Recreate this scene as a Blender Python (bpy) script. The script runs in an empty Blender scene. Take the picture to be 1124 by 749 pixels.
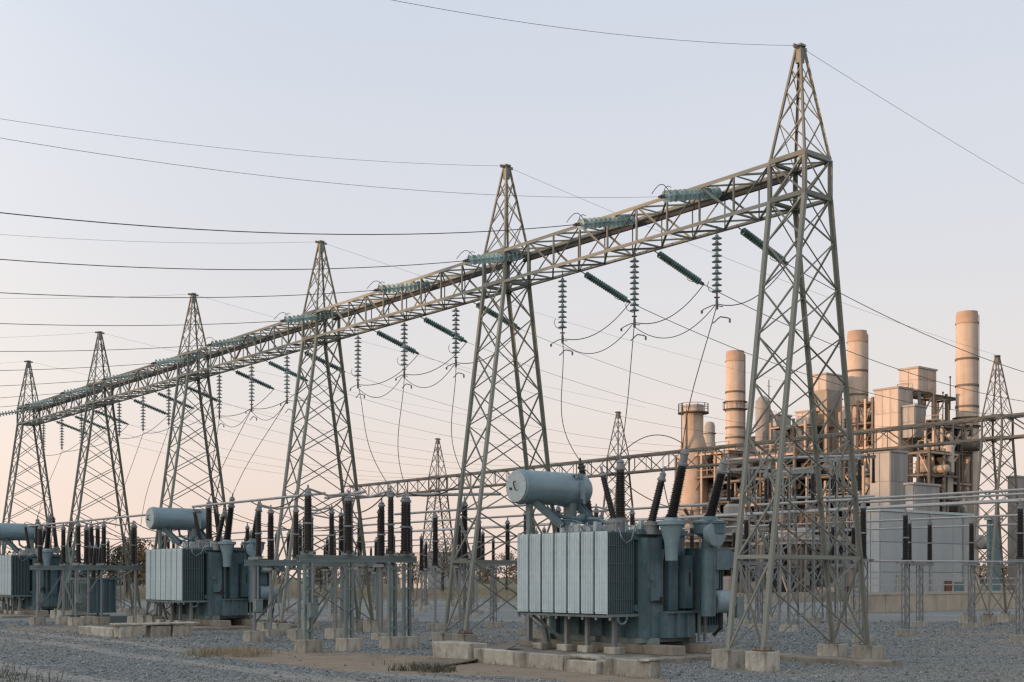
import bpy, bmesh, math, random
import numpy as np
from mathutils import Vector, Matrix, noise

random.seed(7)
rng = np.random.default_rng(11)
scene = bpy.context.scene
COL = scene.collection
R = math.radians

# ------------------------------------------------------------------ camera
FPX, HZ, CAMZ = 1364.0, 634.0, 2.05          # focal length and horizon in photo pixels, eye height
cam = bpy.data.cameras.new('camera')
cam.sensor_width = 36.0
cam.lens = 36.0 * FPX / 1124.0
cam.shift_y = (HZ - 374.5) / 1124.0
cam.clip_start, cam.clip_end = 0.5, 6000.0
camo = bpy.data.objects.new('camera', cam)
COL.objects.link(camo)
camo.location = (0, 0, CAMZ)
camo.rotation_euler = (R(90), 0, 0)
scene.camera = camo

# ------------------------------------------------------------------ sky, sun, exposure
SUN_AZ = Vector((-0.955, -0.297, 0)).normalized()
SUN_EL = R(4.0)
world = bpy.data.worlds.new('World')
scene.world = world
world.use_nodes = True
nt = world.node_tree
for n in list(nt.nodes):
    nt.nodes.remove(n)
out = nt.nodes.new('ShaderNodeOutputWorld')
bg = nt.nodes.new('ShaderNodeBackground')
sky = nt.nodes.new('ShaderNodeTexSky')
sky.sky_type = 'NISHITA'
sky.sun_disc = False
sky.sun_elevation = SUN_EL
sky.sun_rotation = math.atan2(SUN_AZ.x, SUN_AZ.y)
sky.air_density, sky.dust_density, sky.ozone_density = 1.0, 1.0, 1.5
tc = nt.nodes.new('ShaderNodeTexCoord')
sep = nt.nodes.new('ShaderNodeSeparateXYZ')
nt.links.new(tc.outputs['Generated'], sep.inputs[0])
ramp = nt.nodes.new('ShaderNodeValToRGB')            # evening haze: pink low down, lavender blue high up
cr = ramp.color_ramp


def s2l(c):
    return tuple(((x / 255.0) / 12.92 if x / 255.0 < .04045 else ((x / 255.0 + .055) / 1.055) ** 2.4) for x in c) + (1,)


HAZE = [(0.0, (236, 212, 199)), (.05, (236, 216, 205)), (.10, (235, 220, 211)), (.17, (227, 222, 220)), (.27, (217, 219, 226)),
        (.42, (207, 214, 227)), (1.0, (192, 204, 223))]
while len(cr.elements) > 1:
    cr.elements.remove(cr.elements[-1])
for i, (p, c) in enumerate(HAZE):
    e = cr.elements[0] if i == 0 else cr.elements.new(p)
    e.position = p
    e.color = s2l(c)
cn = nt.nodes.new('ShaderNodeTexNoise')               # uneven high haze
cn.inputs['Scale'].default_value = 1.6
cn.inputs['Detail'].default_value = 5
cmap = nt.nodes.new('ShaderNodeMapping')
cmap.inputs['Scale'].default_value = (1, 1, 4.5)
nt.links.new(tc.outputs['Generated'], cmap.inputs['Vector'])
nt.links.new(cmap.outputs[0], cn.inputs['Vector'])
cmr = nt.nodes.new('ShaderNodeMapRange')
cmr.inputs[1].default_value, cmr.inputs[2].default_value = .3, .7
cmr.inputs[3].default_value, cmr.inputs[4].default_value = -.018, .018
nt.links.new(cn.outputs[0], cmr.inputs[0])
cadd = nt.nodes.new('ShaderNodeMath'); cadd.operation = 'ADD'
nt.links.new(sep.outputs['Z'], cadd.inputs[0]); nt.links.new(cmr.outputs[0], cadd.inputs[1])
nt.links.new(cadd.outputs[0], ramp.inputs[0])
# the sky is warmer and brighter towards the setting sun
dot = nt.nodes.new('ShaderNodeVectorMath'); dot.operation = 'DOT_PRODUCT'
nt.links.new(tc.outputs['Generated'], dot.inputs[0])
dot.inputs[1].default_value = (SUN_AZ.x, SUN_AZ.y, 0.0)
glow = nt.nodes.new('ShaderNodeMapRange')
glow.interpolation_type = 'SMOOTHERSTEP'
glow.inputs[1].default_value, glow.inputs[2].default_value = -0.25, 1.0
glow.inputs[3].default_value, glow.inputs[4].default_value = 0.0, 1.0
nt.links.new(dot.outputs['Value'], glow.inputs[0])
gcol = nt.nodes.new('ShaderNodeMix'); gcol.data_type = 'RGBA'; gcol.blend_type = 'MULTIPLY'
gcol.inputs['B'].default_value = (2.1, 1.95, 1.72, 1)
nt.links.new(glow.outputs[0], gcol.inputs['Factor'])
nt.links.new(ramp.outputs[0], gcol.inputs['A'])
gcol.clamp_result = False
nsk = nt.nodes.new('ShaderNodeMix'); nsk.data_type = 'RGBA'; nsk.blend_type = 'MULTIPLY'
nsk.inputs['Factor'].default_value = 1.0
nsk.inputs['B'].default_value = (.12, .12, .12, 1)
nt.links.new(sky.outputs[0], nsk.inputs['A'])
smx = nt.nodes.new('ShaderNodeMix'); smx.data_type = 'RGBA'
smx.inputs['Factor'].default_value = 0.95
nt.links.new(nsk.outputs['Result'], smx.inputs['A'])
nt.links.new(gcol.outputs['Result'], smx.inputs['B'])
nt.links.new(smx.outputs['Result'], bg.inputs[0])
bg.inputs[1].default_value = 1.08
nt.links.new(bg.outputs[0], out.inputs[0])

sun = bpy.data.lights.new('sun', 'SUN')
sun.energy = 3.9
sun.angle = R(0.6)
sun.color = (1.0, 0.56, 0.30)
suno = bpy.data.objects.new('sun', sun)
COL.objects.link(suno)
tosun = Vector((SUN_AZ.x * math.cos(SUN_EL), SUN_AZ.y * math.cos(SUN_EL), math.sin(SUN_EL)))
suno.rotation_euler = tosun.to_track_quat('Z', 'Y').to_euler()
suno.location = (-60, -20, 40)
scene.view_settings.view_transform = 'Standard'
scene.view_settings.look = 'None'
scene.view_settings.exposure = 0.0
scene.view_settings.gamma = 1.0
scene.view_settings.use_curve_mapping = False
scene.cycles.use_denoising = True
scene.cycles.max_bounces = 6
scene.cycles.filter_width = 1.35

# ------------------------------------------------------------------ frames of reference
TH = math.atan2(1112.0, FPX)                  # the yard is laid out on one grid, turned from the camera by this
E2 = Vector((math.cos(TH), math.sin(TH), 0))  # u: across the gantry, away from the camera to the right
E1 = Vector((-math.sin(TH), math.cos(TH), 0)) # v: along the gantry, away to the left
T1 = Vector(((878 - 562) / FPX * 29.0, 29.0, 0))
BAY = 10.9


def W(u, v, z=0.0):
    p = T1 + E2 * u + E1 * v
    return Vector((p.x, p.y, z))


def at(px, py, d):
    return Vector(((px - 562) / FPX * d, d, CAMZ + (HZ - py) / FPX * d))


def ground(px, py, z=0.0):
    d = FPX * (CAMZ - z) / (py - HZ)
    return Vector(((px - 562) / FPX * d, d, z))


def px_of(p):
    return 562 + FPX * p.x / p.y


def to_uv(p):
    r = Vector((p.x, p.y, 0)) - T1
    return r.dot(E2), r.dot(E1)


# ------------------------------------------------------------------ materials
MATS = {}


def mat(name, c1, c2=None, rough=.6, metal=0.0, scale=3.0, bump=0.0, bscale=None, rnd=0.0, spec=.5, streak=None, coat=0.0, coords='Object', trans=0.0, grime=0.0, rusty=0.0):
    m = bpy.data.materials.new(name)
    m.use_nodes = True
    t = m.node_tree
    b = t.nodes['Principled BSDF']
    b.inputs['Roughness'].default_value = rough
    b.inputs['Metallic'].default_value = metal
    b.inputs['Specular IOR Level'].default_value = spec
    b.inputs['Coat Weight'].default_value = coat
    b.inputs['Transmission Weight'].default_value = trans
    c2 = c2 or tuple(x * .8 for x in c1)
    tcn = t.nodes.new('ShaderNodeTexCoord')
    nz = t.nodes.new('ShaderNodeTexNoise')
    nz.inputs['Scale'].default_value = scale
    nz.inputs['Detail'].default_value = 6
    nz.inputs['Roughness'].default_value = .65
    src = tcn.outputs[coords]
    if coords == 'World':
        pass
    t.links.new(src, nz.inputs['Vector'])
    mr = t.nodes.new('ShaderNodeMapRange')
    mr.inputs[1].default_value, mr.inputs[2].default_value = .3, .7
    t.links.new(nz.outputs[0], mr.inputs[0])
    mx = t.nodes.new('ShaderNodeMix'); mx.data_type = 'RGBA'
    mx.inputs['A'].default_value = tuple(c1) + (1,)
    mx.inputs['B'].default_value = tuple(c2) + (1,)
    t.links.new(mr.outputs[0], mx.inputs['Factor'])
    last = mx.outputs['Result']
    if streak:                                   # vertical run-off stains
        mp = t.nodes.new('ShaderNodeMapping')
        mp.inputs['Scale'].default_value = streak[1]
        t.links.new(src, mp.inputs['Vector'])
        n2 = t.nodes.new('ShaderNodeTexNoise')
        n2.inputs['Scale'].default_value = 1.0
        n2.inputs['Detail'].default_value = 5
        t.links.new(mp.outputs[0], n2.inputs['Vector'])
        r2 = t.nodes.new('ShaderNodeMapRange')
        r2.inputs[1].default_value, r2.inputs[2].default_value = .5, .75
        r2.inputs[4].default_value = streak[2]
        t.links.new(n2.outputs[0], r2.inputs[0])
        m2 = t.nodes.new('ShaderNodeMix'); m2.data_type = 'RGBA'
        m2.inputs['B'].default_value = tuple(streak[0]) + (1,)
        t.links.new(r2.outputs[0], m2.inputs['Factor'])
        t.links.new(last, m2.inputs['A'])
        last = m2.outputs['Result']
    if grime:                                    # dust and dirt in blotches, rust where the paint has gone
        gn = t.nodes.new('ShaderNodeTexNoise'); gn.inputs['Scale'].default_value = 5.5; gn.inputs['Detail'].default_value = 9; gn.inputs['Roughness'].default_value = .75
        t.links.new(src, gn.inputs['Vector'])
        gr = t.nodes.new('ShaderNodeMapRange')
        gr.inputs[1].default_value, gr.inputs[2].default_value = .32, .68
        gr.inputs[3].default_value, gr.inputs[4].default_value = 1 - grime, 1 + grime * .6
        t.links.new(gn.outputs[0], gr.inputs[0])
        gs = t.nodes.new('ShaderNodeVectorMath'); gs.operation = 'SCALE'
        t.links.new(last, gs.inputs[0]); t.links.new(gr.outputs[0], gs.inputs['Scale'])
        last = gs.outputs[0]
        if rusty:
            rn2 = t.nodes.new('ShaderNodeTexNoise'); rn2.inputs['Scale'].default_value = 3.3; rn2.inputs['Detail'].default_value = 10; rn2.inputs['Roughness'].default_value = .8
            rm = t.nodes.new('ShaderNodeMapping'); rm.inputs['Scale'].default_value = (2, 2, .6); rm.inputs['Location'].default_value = (3.1, 1.7, .4)
            t.links.new(src, rm.inputs['Vector']); t.links.new(rm.outputs[0], rn2.inputs['Vector'])
            rr2 = t.nodes.new('ShaderNodeMapRange')
            rr2.inputs[1].default_value, rr2.inputs[2].default_value, rr2.inputs[4].default_value = .62, .74, rusty
            t.links.new(rn2.outputs[0], rr2.inputs[0])
            rx = t.nodes.new('ShaderNodeMix'); rx.data_type = 'RGBA'; rx.inputs['B'].default_value = (.16, .085, .045, 1)
            t.links.new(rr2.outputs[0], rx.inputs['Factor']); t.links.new(last, rx.inputs['A'])
            last = rx.outputs['Result']
    if rnd:
        oi = t.nodes.new('ShaderNodeObjectInfo')
        r3 = t.nodes.new('ShaderNodeMapRange')
        r3.inputs[3].default_value, r3.inputs[4].default_value = 1 - rnd, 1 + rnd
        t.links.new(oi.outputs['Random'], r3.inputs[0])
        m3 = t.nodes.new('ShaderNodeVectorMath'); m3.operation = 'SCALE'
        t.links.new(last, m3.inputs[0])
        t.links.new(r3.outputs[0], m3.inputs['Scale'])
        last = m3.outputs[0]
    t.links.new(last, b.inputs['Base Color'])
    rn = t.nodes.new('ShaderNodeTexNoise')
    rn.inputs['Scale'].default_value = scale * 3.1
    rn.inputs['Detail'].default_value = 5
    t.links.new(src, rn.inputs['Vector'])
    rmr = t.nodes.new('ShaderNodeMapRange')
    rmr.inputs[1].default_value, rmr.inputs[2].default_value = .3, .7
    rmr.inputs[3].default_value, rmr.inputs[4].default_value = max(.05, rough - .14), min(1.0, rough + .2)
    t.links.new(rn.outputs[0], rmr.inputs[0])
    t.links.new(rmr.outputs[0], b.inputs['Roughness'])
    if bump:
        bn = t.nodes.new('ShaderNodeTexNoise')
        bn.inputs['Scale'].default_value = bscale or scale * 6
        bn.inputs['Detail'].default_value = 4
        t.links.new(src, bn.inputs['Vector'])
        bp = t.nodes.new('ShaderNodeBump')
        bp.inputs['Strength'].default_value = bump
        bp.inputs['Distance'].default_value = .02
        t.links.new(bn.outputs[0], bp.inputs['Height'])
        t.links.new(bp.outputs[0], b.inputs['Normal'])
    MATS[name] = m
    return m


mat('steel', (.265, .275, .24), (.17, .18, .155), rough=.6, metal=.15, scale=1.2, rnd=.25, coords='Generated', spec=.4, grime=.25, rusty=.35)
mat('steel_far', (.235, .21, .18), (.16, .15, .13), rough=.7, scale=1.0, rnd=.2, coords='Generated', spec=.3)
mat('galv', (.26, .275, .275), (.17, .185, .19), rough=.5, metal=.25, scale=2.0, rnd=.15)
mat('frame_paint', (.20, .25, .25), (.14, .185, .185), rough=.5, scale=2.0, rnd=.15, streak=((.09, .07, .05), (3, 3, .5), .5), grime=.25, rusty=.4)
mat('tank_paint', (.11, .182, .208), (.082, .142, .165), rough=.42, scale=1.6, streak=((.045, .05, .045), (5, 5, .3), .75), bump=.05, bscale=14, rnd=.10, grime=.22, rusty=.5)
mat('radiator_lit_paint', (.52, .615, .64), (.455, .545, .57), rough=.45, scale=1.5, streak=((.30, .33, .32), (7, 7, .25), .65), rnd=.06, grime=.12, rusty=.35)  # outer face plates: skylight on them is put into this pale colour
mat('fin_shade_paint', (.09, .14, .152), (.07, .11, .122), rough=.45, scale=1.5, streak=((.09, .11, .11), (5, 5, .3), .6))  # same paint darkened, shade on and between the fins put into the colour
mat('conservator_paint', (.225, .315, .35), (.185, .27, .30), rough=.38, scale=1.4, streak=((.09, .11, .11), (3, 3, .4), .45), grime=.16, rusty=.3)
mat('cap_paint', (.45, .51, .52), (.38, .44, .45), rough=.5, scale=4)
mat('porcelain', (.011, .0095, .010), (.018, .014, .014), rough=.38, scale=5, coat=.3)
mat('porcelain_grey', (.013, .011, .012), (.02, .016, .016), rough=.4, scale=5)
mat('glass_teal', (.12, .215, .20), (.075, .15, .14), rough=.3, scale=7, rnd=.25, coat=.1)
mat('glass_bright', (.40, .53, .53), (.24, .37, .37), rough=.22, scale=7, rnd=.3, coat=.3, trans=.15)
mat('glass_pale', (.22, .29, .285), (.15, .21, .21), rough=.25, scale=7, rnd=.2, coat=.3)
mat('fitting', (.14, .14, .13), (.09, .09, .085), rough=.55, metal=.4, scale=8)
mat('wire', (.075, .075, .08), (.055, .055, .06), rough=.55, metal=.3, scale=3)
mat('bus', (.42, .41, .40), (.33, .33, .32), rough=.45, metal=.35, scale=2)
mat('concrete', (.48, .45, .385), (.24, .225, .19), rough=.9, scale=3.0, bump=.6, bscale=18, streak=((.13, .115, .09), (6, 6, 1.2), .85), rnd=.2, spec=.2)
mat('concrete_dirty', (.33, .30, .25), (.18, .165, .14), rough=.95, scale=1.6, bump=.4, bscale=16, streak=((.10, .085, .065), (3, 3, 1.2), .8), spec=.2)
mat('sheet', (.19, .155, .12), (.13, .105, .085), rough=.8, scale=3, bump=.15)
mat('rust', (.20, .09, .045), (.11, .06, .04), rough=.85, scale=6)
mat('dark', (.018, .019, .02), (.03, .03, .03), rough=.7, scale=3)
mat('stack_cream', (.57, .48, .40), (.45, .375, .31), rough=.85, scale=.7, streak=((.27, .16, .10), (1.3, 1.3, .06), .7), spec=.2)
mat('stack_soot', (.45, .34, .26), (.36, .26, .20), rough=.9, scale=.8)
mat('plant_cream', (.54, .475, .42), (.44, .385, .34), rough=.75, scale=.6, streak=((.28, .20, .15), (1.2, 1.2, .08), .5), rnd=.08, spec=.3)
mat('plant_grey', (.37, .365, .35), (.28, .275, .265), rough=.8, scale=.5, streak=((.17, .15, .13), (1.0, 1.0, .08), .5), rnd=.1, spec=.3)
mat('plant_steel', (.17, .15, .13), (.10, .09, .08), rough=.75, scale=1, rnd=.3, spec=.3)
mat('plant_tan', (.47, .37, .285), (.36, .285, .22), rough=.8, scale=.7, rnd=.2, spec=.3)
mat('panel_pale', (.365, .395, .40), (.30, .33, .335), rough=.6, scale=.4, streak=((.25, .27, .27), (1.5, 1.5, .1), .4), rnd=.06)
mat('wall_tan', (.47, .41, .32), (.37, .325, .26), rough=.9, scale=.8, streak=((.18, .15, .12), (1, 1, .5), .5), spec=.2)
mat('teal_sheet', (.10, .19, .20), (.08, .155, .165), rough=.6, scale=1)
mat('red_mark', (.35, .07, .035), (.28, .06, .03), rough=.6)
mat('bark', (.09, .07, .055), (.06, .048, .04), rough=.95, scale=6, spec=.2)
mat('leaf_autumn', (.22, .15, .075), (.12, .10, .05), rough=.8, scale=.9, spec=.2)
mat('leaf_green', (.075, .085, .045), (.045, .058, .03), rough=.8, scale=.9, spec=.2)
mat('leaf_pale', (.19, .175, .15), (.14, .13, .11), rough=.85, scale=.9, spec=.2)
mat('grass_dry', (.33, .275, .18), (.21, .18, .115), rough=.9, scale=1.2, spec=.2)
mat('weed', (.07, .08, .05), (.11, .105, .07), rough=.85, scale=2, spec=.2)


def gravel_material(name, dark, light, fine):
    m = bpy.data.materials.new(name)
    m.use_nodes = True
    t = m.node_tree
    b = t.nodes['Principled BSDF']
    b.inputs['Roughness'].default_value = .95
    b.inputs['Specular IOR Level'].default_value = .15
    tcn = t.nodes.new('ShaderNodeTexCoord')
    vo = t.nodes.new('ShaderNodeTexVoronoi'); vo.inputs['Scale'].default_value = fine
    t.links.new(tcn.outputs['Object'], vo.inputs['Vector'])
    sepc = t.nodes.new('ShaderNodeSeparateColor')
    t.links.new(vo.outputs['Color'], sepc.inputs[0])
    big = t.nodes.new('ShaderNodeTexNoise'); big.inputs['Scale'].default_value = .35; big.inputs['Detail'].default_value = 8
    big.inputs['Roughness'].default_value = .7
    t.links.new(tcn.outputs['Object'], big.inputs['Vector'])
    mx = t.nodes.new('ShaderNodeMix'); mx.data_type = 'RGBA'
    mx.inputs['A'].default_value = tuple(dark) + (1,)
    mx.inputs['B'].default_value = tuple(light) + (1,)
    t.links.new(sepc.outputs[0], mx.inputs['Factor'])
    mr = t.nodes.new('ShaderNodeMapRange')
    mr.inputs[1].default_value, mr.inputs[2].default_value = .3, .7
    mr.inputs[3].default_value, mr.inputs[4].default_value = .72, 1.18
    t.links.new(big.outputs[0], mr.inputs[0])
    sc = t.nodes.new('ShaderNodeVectorMath'); sc.operation = 'SCALE'
    t.links.new(mx.outputs['Result'], sc.inputs[0]); t.links.new(mr.outputs[0], sc.inputs['Scale'])
    # patches where fines and dust show through
    pn = t.nodes.new('ShaderNodeTexNoise'); pn.inputs['Scale'].default_value = .16; pn.inputs['Detail'].default_value = 7
    t.links.new(tcn.outputs['Object'], pn.inputs['Vector'])
    pr = t.nodes.new('ShaderNodeMapRange')
    pr.inputs[1].default_value, pr.inputs[2].default_value = .47, .66
    pr.inputs[4].default_value = .75
    t.links.new(pn.outputs[0], pr.inputs[0])
    m2 = t.nodes.new('ShaderNodeMix'); m2.data_type = 'RGBA'
    m2.inputs['B'].default_value = (.30, .275, .235, 1)
    t.links.new(pr.outputs[0], m2.inputs['Factor']); t.links.new(sc.outputs[0], m2.inputs['A'])
    t.links.new(m2.outputs['Result'], b.inputs['Base Color'])
    bp = t.nodes.new('ShaderNodeBump'); bp.inputs['Strength'].default_value = .8; bp.inputs['Distance'].default_value = .03
    t.links.new(vo.outputs['Distance'], bp.inputs['Height'])
    bp.invert = True
    t.links.new(bp.outputs[0], b.inputs['Normal'])
    MATS[name] = m
    return m


gravel_material('gravel', (.135, .15, .147), (.29, .31, .303), 22)
mat('field', (.17, .15, .10), (.115, .115, .07), rough=.95, scale=.05, bump=.4, bscale=3, spec=.1)
mat('dirt', (.30, .24, .175), (.20, .165, .125), rough=.95, scale=1.3, bump=.5, bscale=9, spec=.1)
stone_mat = mat('stone', (.245, .265, .262), (.195, .21, .208), rough=.9, scale=5, spec=.2)
_t = stone_mat.node_tree                                         # each stone its own grey
_n = _t.nodes.new('ShaderNodeTexNoise'); _n.inputs['Scale'].default_value = .16; _n.inputs['Detail'].default_value = 7
_tc = _t.nodes.new('ShaderNodeTexCoord'); _t.links.new(_tc.outputs['Object'], _n.inputs['Vector'])
_nr = _t.nodes.new('ShaderNodeMapRange'); _nr.inputs[1].default_value, _nr.inputs[2].default_value, _nr.inputs[4].default_value = .47, .66, .6
_t.links.new(_n.outputs[0], _nr.inputs[0])
_nm = _t.nodes.new('ShaderNodeMix'); _nm.data_type = 'RGBA'; _nm.inputs['B'].default_value = (.29, .265, .225, 1)
_t.links.new(_nr.outputs[0], _nm.inputs['Factor'])
_g = _t.nodes.new('ShaderNodeNewGeometry')
_r = _t.nodes.new('ShaderNodeMapRange'); _r.inputs[3].default_value, _r.inputs[4].default_value = .5, 1.5
_s = _t.nodes.new('ShaderNodeVectorMath'); _s.operation = 'SCALE'
_b = _t.nodes['Principled BSDF']
_l = _b.inputs['Base Color'].links[0].from_socket
_t.links.new(_g.outputs['Random Per Island'], _r.inputs[0])
_t.links.new(_l, _nm.inputs['A']); _t.links.new(_nm.outputs['Result'], _s.inputs[0]); _t.links.new(_r.outputs[0], _s.inputs['Scale']); _t.links.new(_s.outputs[0], _b.inputs['Base Color'])


# ------------------------------------------------------------------ mesh helpers
def finish(me, m, smooth):
    me.materials.append(MATS[m])
    if smooth:
        me.polygons.foreach_set('use_smooth', [True] * len(me.polygons))
        me.set_sharp_from_angle(angle=R(35))
    me.update()
    return me


class MB:
    def __init__(self):
        self.v, self.f = [], []

    def add(self, vs, fs):
        b = len(self.v)
        self.v += [tuple(x) for x in vs]
        self.f += [tuple(i + b for i in f) for f in fs]
        return self

    def box(self, c, s, M=None):
        x, y, z = s[0] / 2, s[1] / 2, s[2] / 2
        vs = [Vector((i, j, k)) for i in (-x, x) for j in (-y, y) for k in (-z, z)]
        if M is not None:
            vs = [M @ p for p in vs]
        c = Vector(c)
        return self.add([p + c for p in vs], [(0, 1, 3, 2), (4, 6, 7, 5), (0, 4, 5, 1), (2, 3, 7, 6), (0, 2, 6, 4), (1, 5, 7, 3)])

    def span(self, a, b):
        return self.box([(i + j) / 2 for i, j in zip(a, b)], [abs(j - i) for i, j in zip(a, b)])

    def cyl(self, p, q, r0, r1=None, n=12, caps=True):
        r1 = r0 if r1 is None else r1
        p, q = Vector(p), Vector(q)
        z = (q - p).normalized()
        x = z.orthogonal().normalized(); y = z.cross(x)
        vs = []
        for c, r in ((p, r0), (q, r1)):
            vs += [c + (x * math.cos(2 * math.pi * k / n) + y * math.sin(2 * math.pi * k / n)) * r for k in range(n)]
        fs = [(k, (k + 1) % n, n + (k + 1) % n, n + k) for k in range(n)]
        if caps:
            fs += [tuple(range(n))[::-1], tuple(range(n, 2 * n))]
        return self.add(vs, fs)

    def tube(self, path, r, n=6):
        path = [Vector(p) for p in path]
        vs, fs = [], []
        for i, p in enumerate(path):
            t = (path[min(i + 1, len(path) - 1)] - path[max(i - 1, 0)]).normalized()
            ref = Vector((0, 0, 1)) if abs(t.z) < .9 else Vector((1, 0, 0))
            x = t.cross(ref).normalized(); y = t.cross(x)
            rr = r(i / (len(path) - 1)) if callable(r) else r
            vs += [p + (x * math.cos(2 * math.pi * k / n) + y * math.sin(2 * math.pi * k / n)) * rr for k in range(n)]
        for i in range(len(path) - 1):
            for k in range(n):
                a, b = i * n + k, i * n + (k + 1) % n
                fs.append((a, b, b + n, a + n))
        fs += [tuple(range(n))[::-1], tuple(range(len(vs) - n, len(vs)))]
        return self.add(vs, fs)

    def lathe(self, prof, n=14, M=None):
        vs, fs = [], []
        for r, z in prof:
            vs += [Vector((r * math.cos(2 * math.pi * k / n), r * math.sin(2 * math.pi * k / n), z)) for k in range(n)]
        for i in range(len(prof) - 1):
            for k in range(n):
                a, b = i * n + k, i * n + (k + 1) % n
                fs.append((a, b, b + n, a + n))
        fs += [tuple(range(n))[::-1], tuple(range(len(vs) - n, len(vs)))]
        if M is not None:
            vs = [M @ p for p in vs]
        return self.add(vs, fs)

    def mesh(self, name, m, smooth=False, origin=None):
        me = bpy.data.meshes.new(name)
        o = Vector(origin) if origin is not None else Vector((0, 0, 0))
        me.from_pydata([(x - o.x, y - o.y, z - o.z) for x, y, z in self.v], [], self.f)
        return finish(me, m, smooth)

    def build(self, name, m, parent=None, smooth=False, origin=None):
        o = bpy.data.objects.new(name, self.mesh(name, m, smooth, origin))
        COL.objects.link(o)
        o.parent = parent
        if origin is not None:
            o.location = origin
        return o


def obj(name, me, parent=None, M=None):
    o = bpy.data.objects.new(name, me)
    COL.objects.link(o)
    o.parent = parent
    if M is not None:
        o.matrix_basis = M
    return o


def tag(o, label=None, cat=None, group=None, kind=None):
    if label: o['label'] = label
    if cat: o['category'] = cat
    if group: o['group'] = group
    if kind: o['kind'] = kind
    return o


def thing(name, label, cat, loc, group=None, rz=TH):
    o = bpy.data.objects.new(name, None)
    o.empty_display_size = .3
    COL.objects.link(o)
    o.location = loc
    o.rotation_euler = (0, 0, rz)
    return tag(o, label, cat, group)


UNIT = {}


def unit(shape, m):
    if (shape, m) in UNIT:
        return UNIT[shape, m]
    b = MB()
    if shape == 'L':
        t = .13
        ps = [(0, 0), (1, 0), (1, t), (t, t), (t, 1), (0, 1)]
        ps = [(x - .32, y - .32) for x, y in ps]
        b.add([(x, y, 0) for x, y in ps] + [(x, y, 1) for x, y in ps],
              [(i, (i + 1) % 6, 6 + (i + 1) % 6, 6 + i) for i in range(6)] + [(3, 2, 1, 0), (5, 4, 3, 0), (6, 7, 8, 9), (6, 9, 10, 11)])
    elif shape == 'C':                          # channel
        t = .16
        ps = [(-.5, -.5), (.5, -.5), (.5, -.5 + t), (-.5 + t, -.5 + t), (-.5 + t, .5 - t), (.5, .5 - t), (.5, .5), (-.5, .5)]
        b.add([(x, y, 0) for x, y in ps] + [(x, y, 1) for x, y in ps],
              [(i, (i + 1) % 8, 8 + (i + 1) % 8, 8 + i) for i in range(8)] +
              [(0, 3, 2, 1), (0, 7, 4, 3), (7, 6, 5, 4), (8, 9, 10, 11), (8, 11, 12, 15), (15, 12, 13, 14)])
    elif shape == 'B':
        b.box((0, 0, .5), (1, 1, 1))
    elif shape == 'P':
        b.cyl((0, 0, 0), (0, 0, 1), .5, n=10)
    me = b.mesh('unit_' + {'L': 'angle', 'C': 'channel', 'B': 'bar', 'P': 'pipe'}[shape], m, smooth=shape == 'P')
    UNIT[shape, m] = me
    return me


def mem(parent, name, p, q, w, shape='L', m='steel', ref=None, w2=None):
    p, q = Vector(p), Vector(q)
    z = q - p
    L = z.length
    z = z / L
    ref = Vector(ref) if ref is not None else (Vector((0, 0, 1)) if abs(z.z) < .9 else Vector((1, 0, 0)))
    x = ref - z * ref.dot(z)
    x = x.normalized() if x.length > 1e-5 else z.orthogonal().normalized()
    y = z.cross(x)
    w2 = w2 or w
    M = Matrix(((x.x * w, y.x * w2, z.x * L, p.x), (x.y * w, y.y * w2, z.y * L, p.y), (x.z * w, y.z * w2, z.z * L, p.z), (0, 0, 0, 1)))
    return obj(name, unit(shape, m), parent, M)


def bevel_block(name, s, m, b=.03, jitter=.0, seed=0, taper=0.0):
    bm = bmesh.new()
    bmesh.ops.create_cube(bm, size=1)
    rr = random.Random(seed)
    for v in bm.verts:
        k = 1 - taper if v.co.z > 0 else 1
        v.co = Vector((v.co.x * s[0] * k, v.co.y * s[1] * k, (v.co.z + .5) * s[2]))
        v.co += Vector((rr.uniform(-1, 1), rr.uniform(-1, 1), rr.uniform(-1, 1) * .3)) * jitter
    bmesh.ops.bevel(bm, geom=bm.edges[:], offset=b, segments=1, affect='EDGES')
    me = bpy.data.meshes.new(name)
    bm.to_mesh(me); bm.free()
    return finish(me, m, False)


# ------------------------------------------------------------------ ground
def sheet(name, pts, z, m, kind='structure'):
    b = MB().add([(p[0], p[1], z) for p in pts], [tuple(range(len(pts)))])
    o = b.build(name, m)
    tag(o, kind=kind)
    return o


sheet('ground', [(-3000, -600), (3000, -600), (3000, 4500), (-3000, 4500)], -.02, 'field')
yard_pts = [W(-60, -60), W(66, -60), W(66, 96), W(-60, 96)]
sheet('gravel_yard', yard_pts, 0.0, 'gravel')


def ragged_strip(name, top, bot, z, m, seed):
    rr = random.Random(seed)
    vs, fs = [], []
    n = 60

    def lerp(pl, t):
        t *= len(pl) - 1
        i = min(int(t), len(pl) - 2)
        a, b = pl[i], pl[i + 1]
        k = t - i
        return (a[0] + (b[0] - a[0]) * k, a[1] + (b[1] - a[1]) * k)
    for i in range(n + 1):
        a, b = lerp(top, i / n), lerp(bot, i / n)
        a, b = ground(a[0], a[1] + rr.uniform(-.7, .7)), ground(b[0], b[1] + rr.uniform(-1.0, 1.0))
        vs += [(a.x, a.y, z), ((a.x + b.x) / 2, (a.y + b.y) / 2, z + .012), (b.x, b.y, z)]
    for i in range(n):
        k = i * 3
        fs += [(k, k + 1, k + 4, k + 3), (k + 1, k + 2, k + 5, k + 4)]
    o = MB().add(vs, fs).build(name, m)
    tag(o, kind='structure')
    return o


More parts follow.
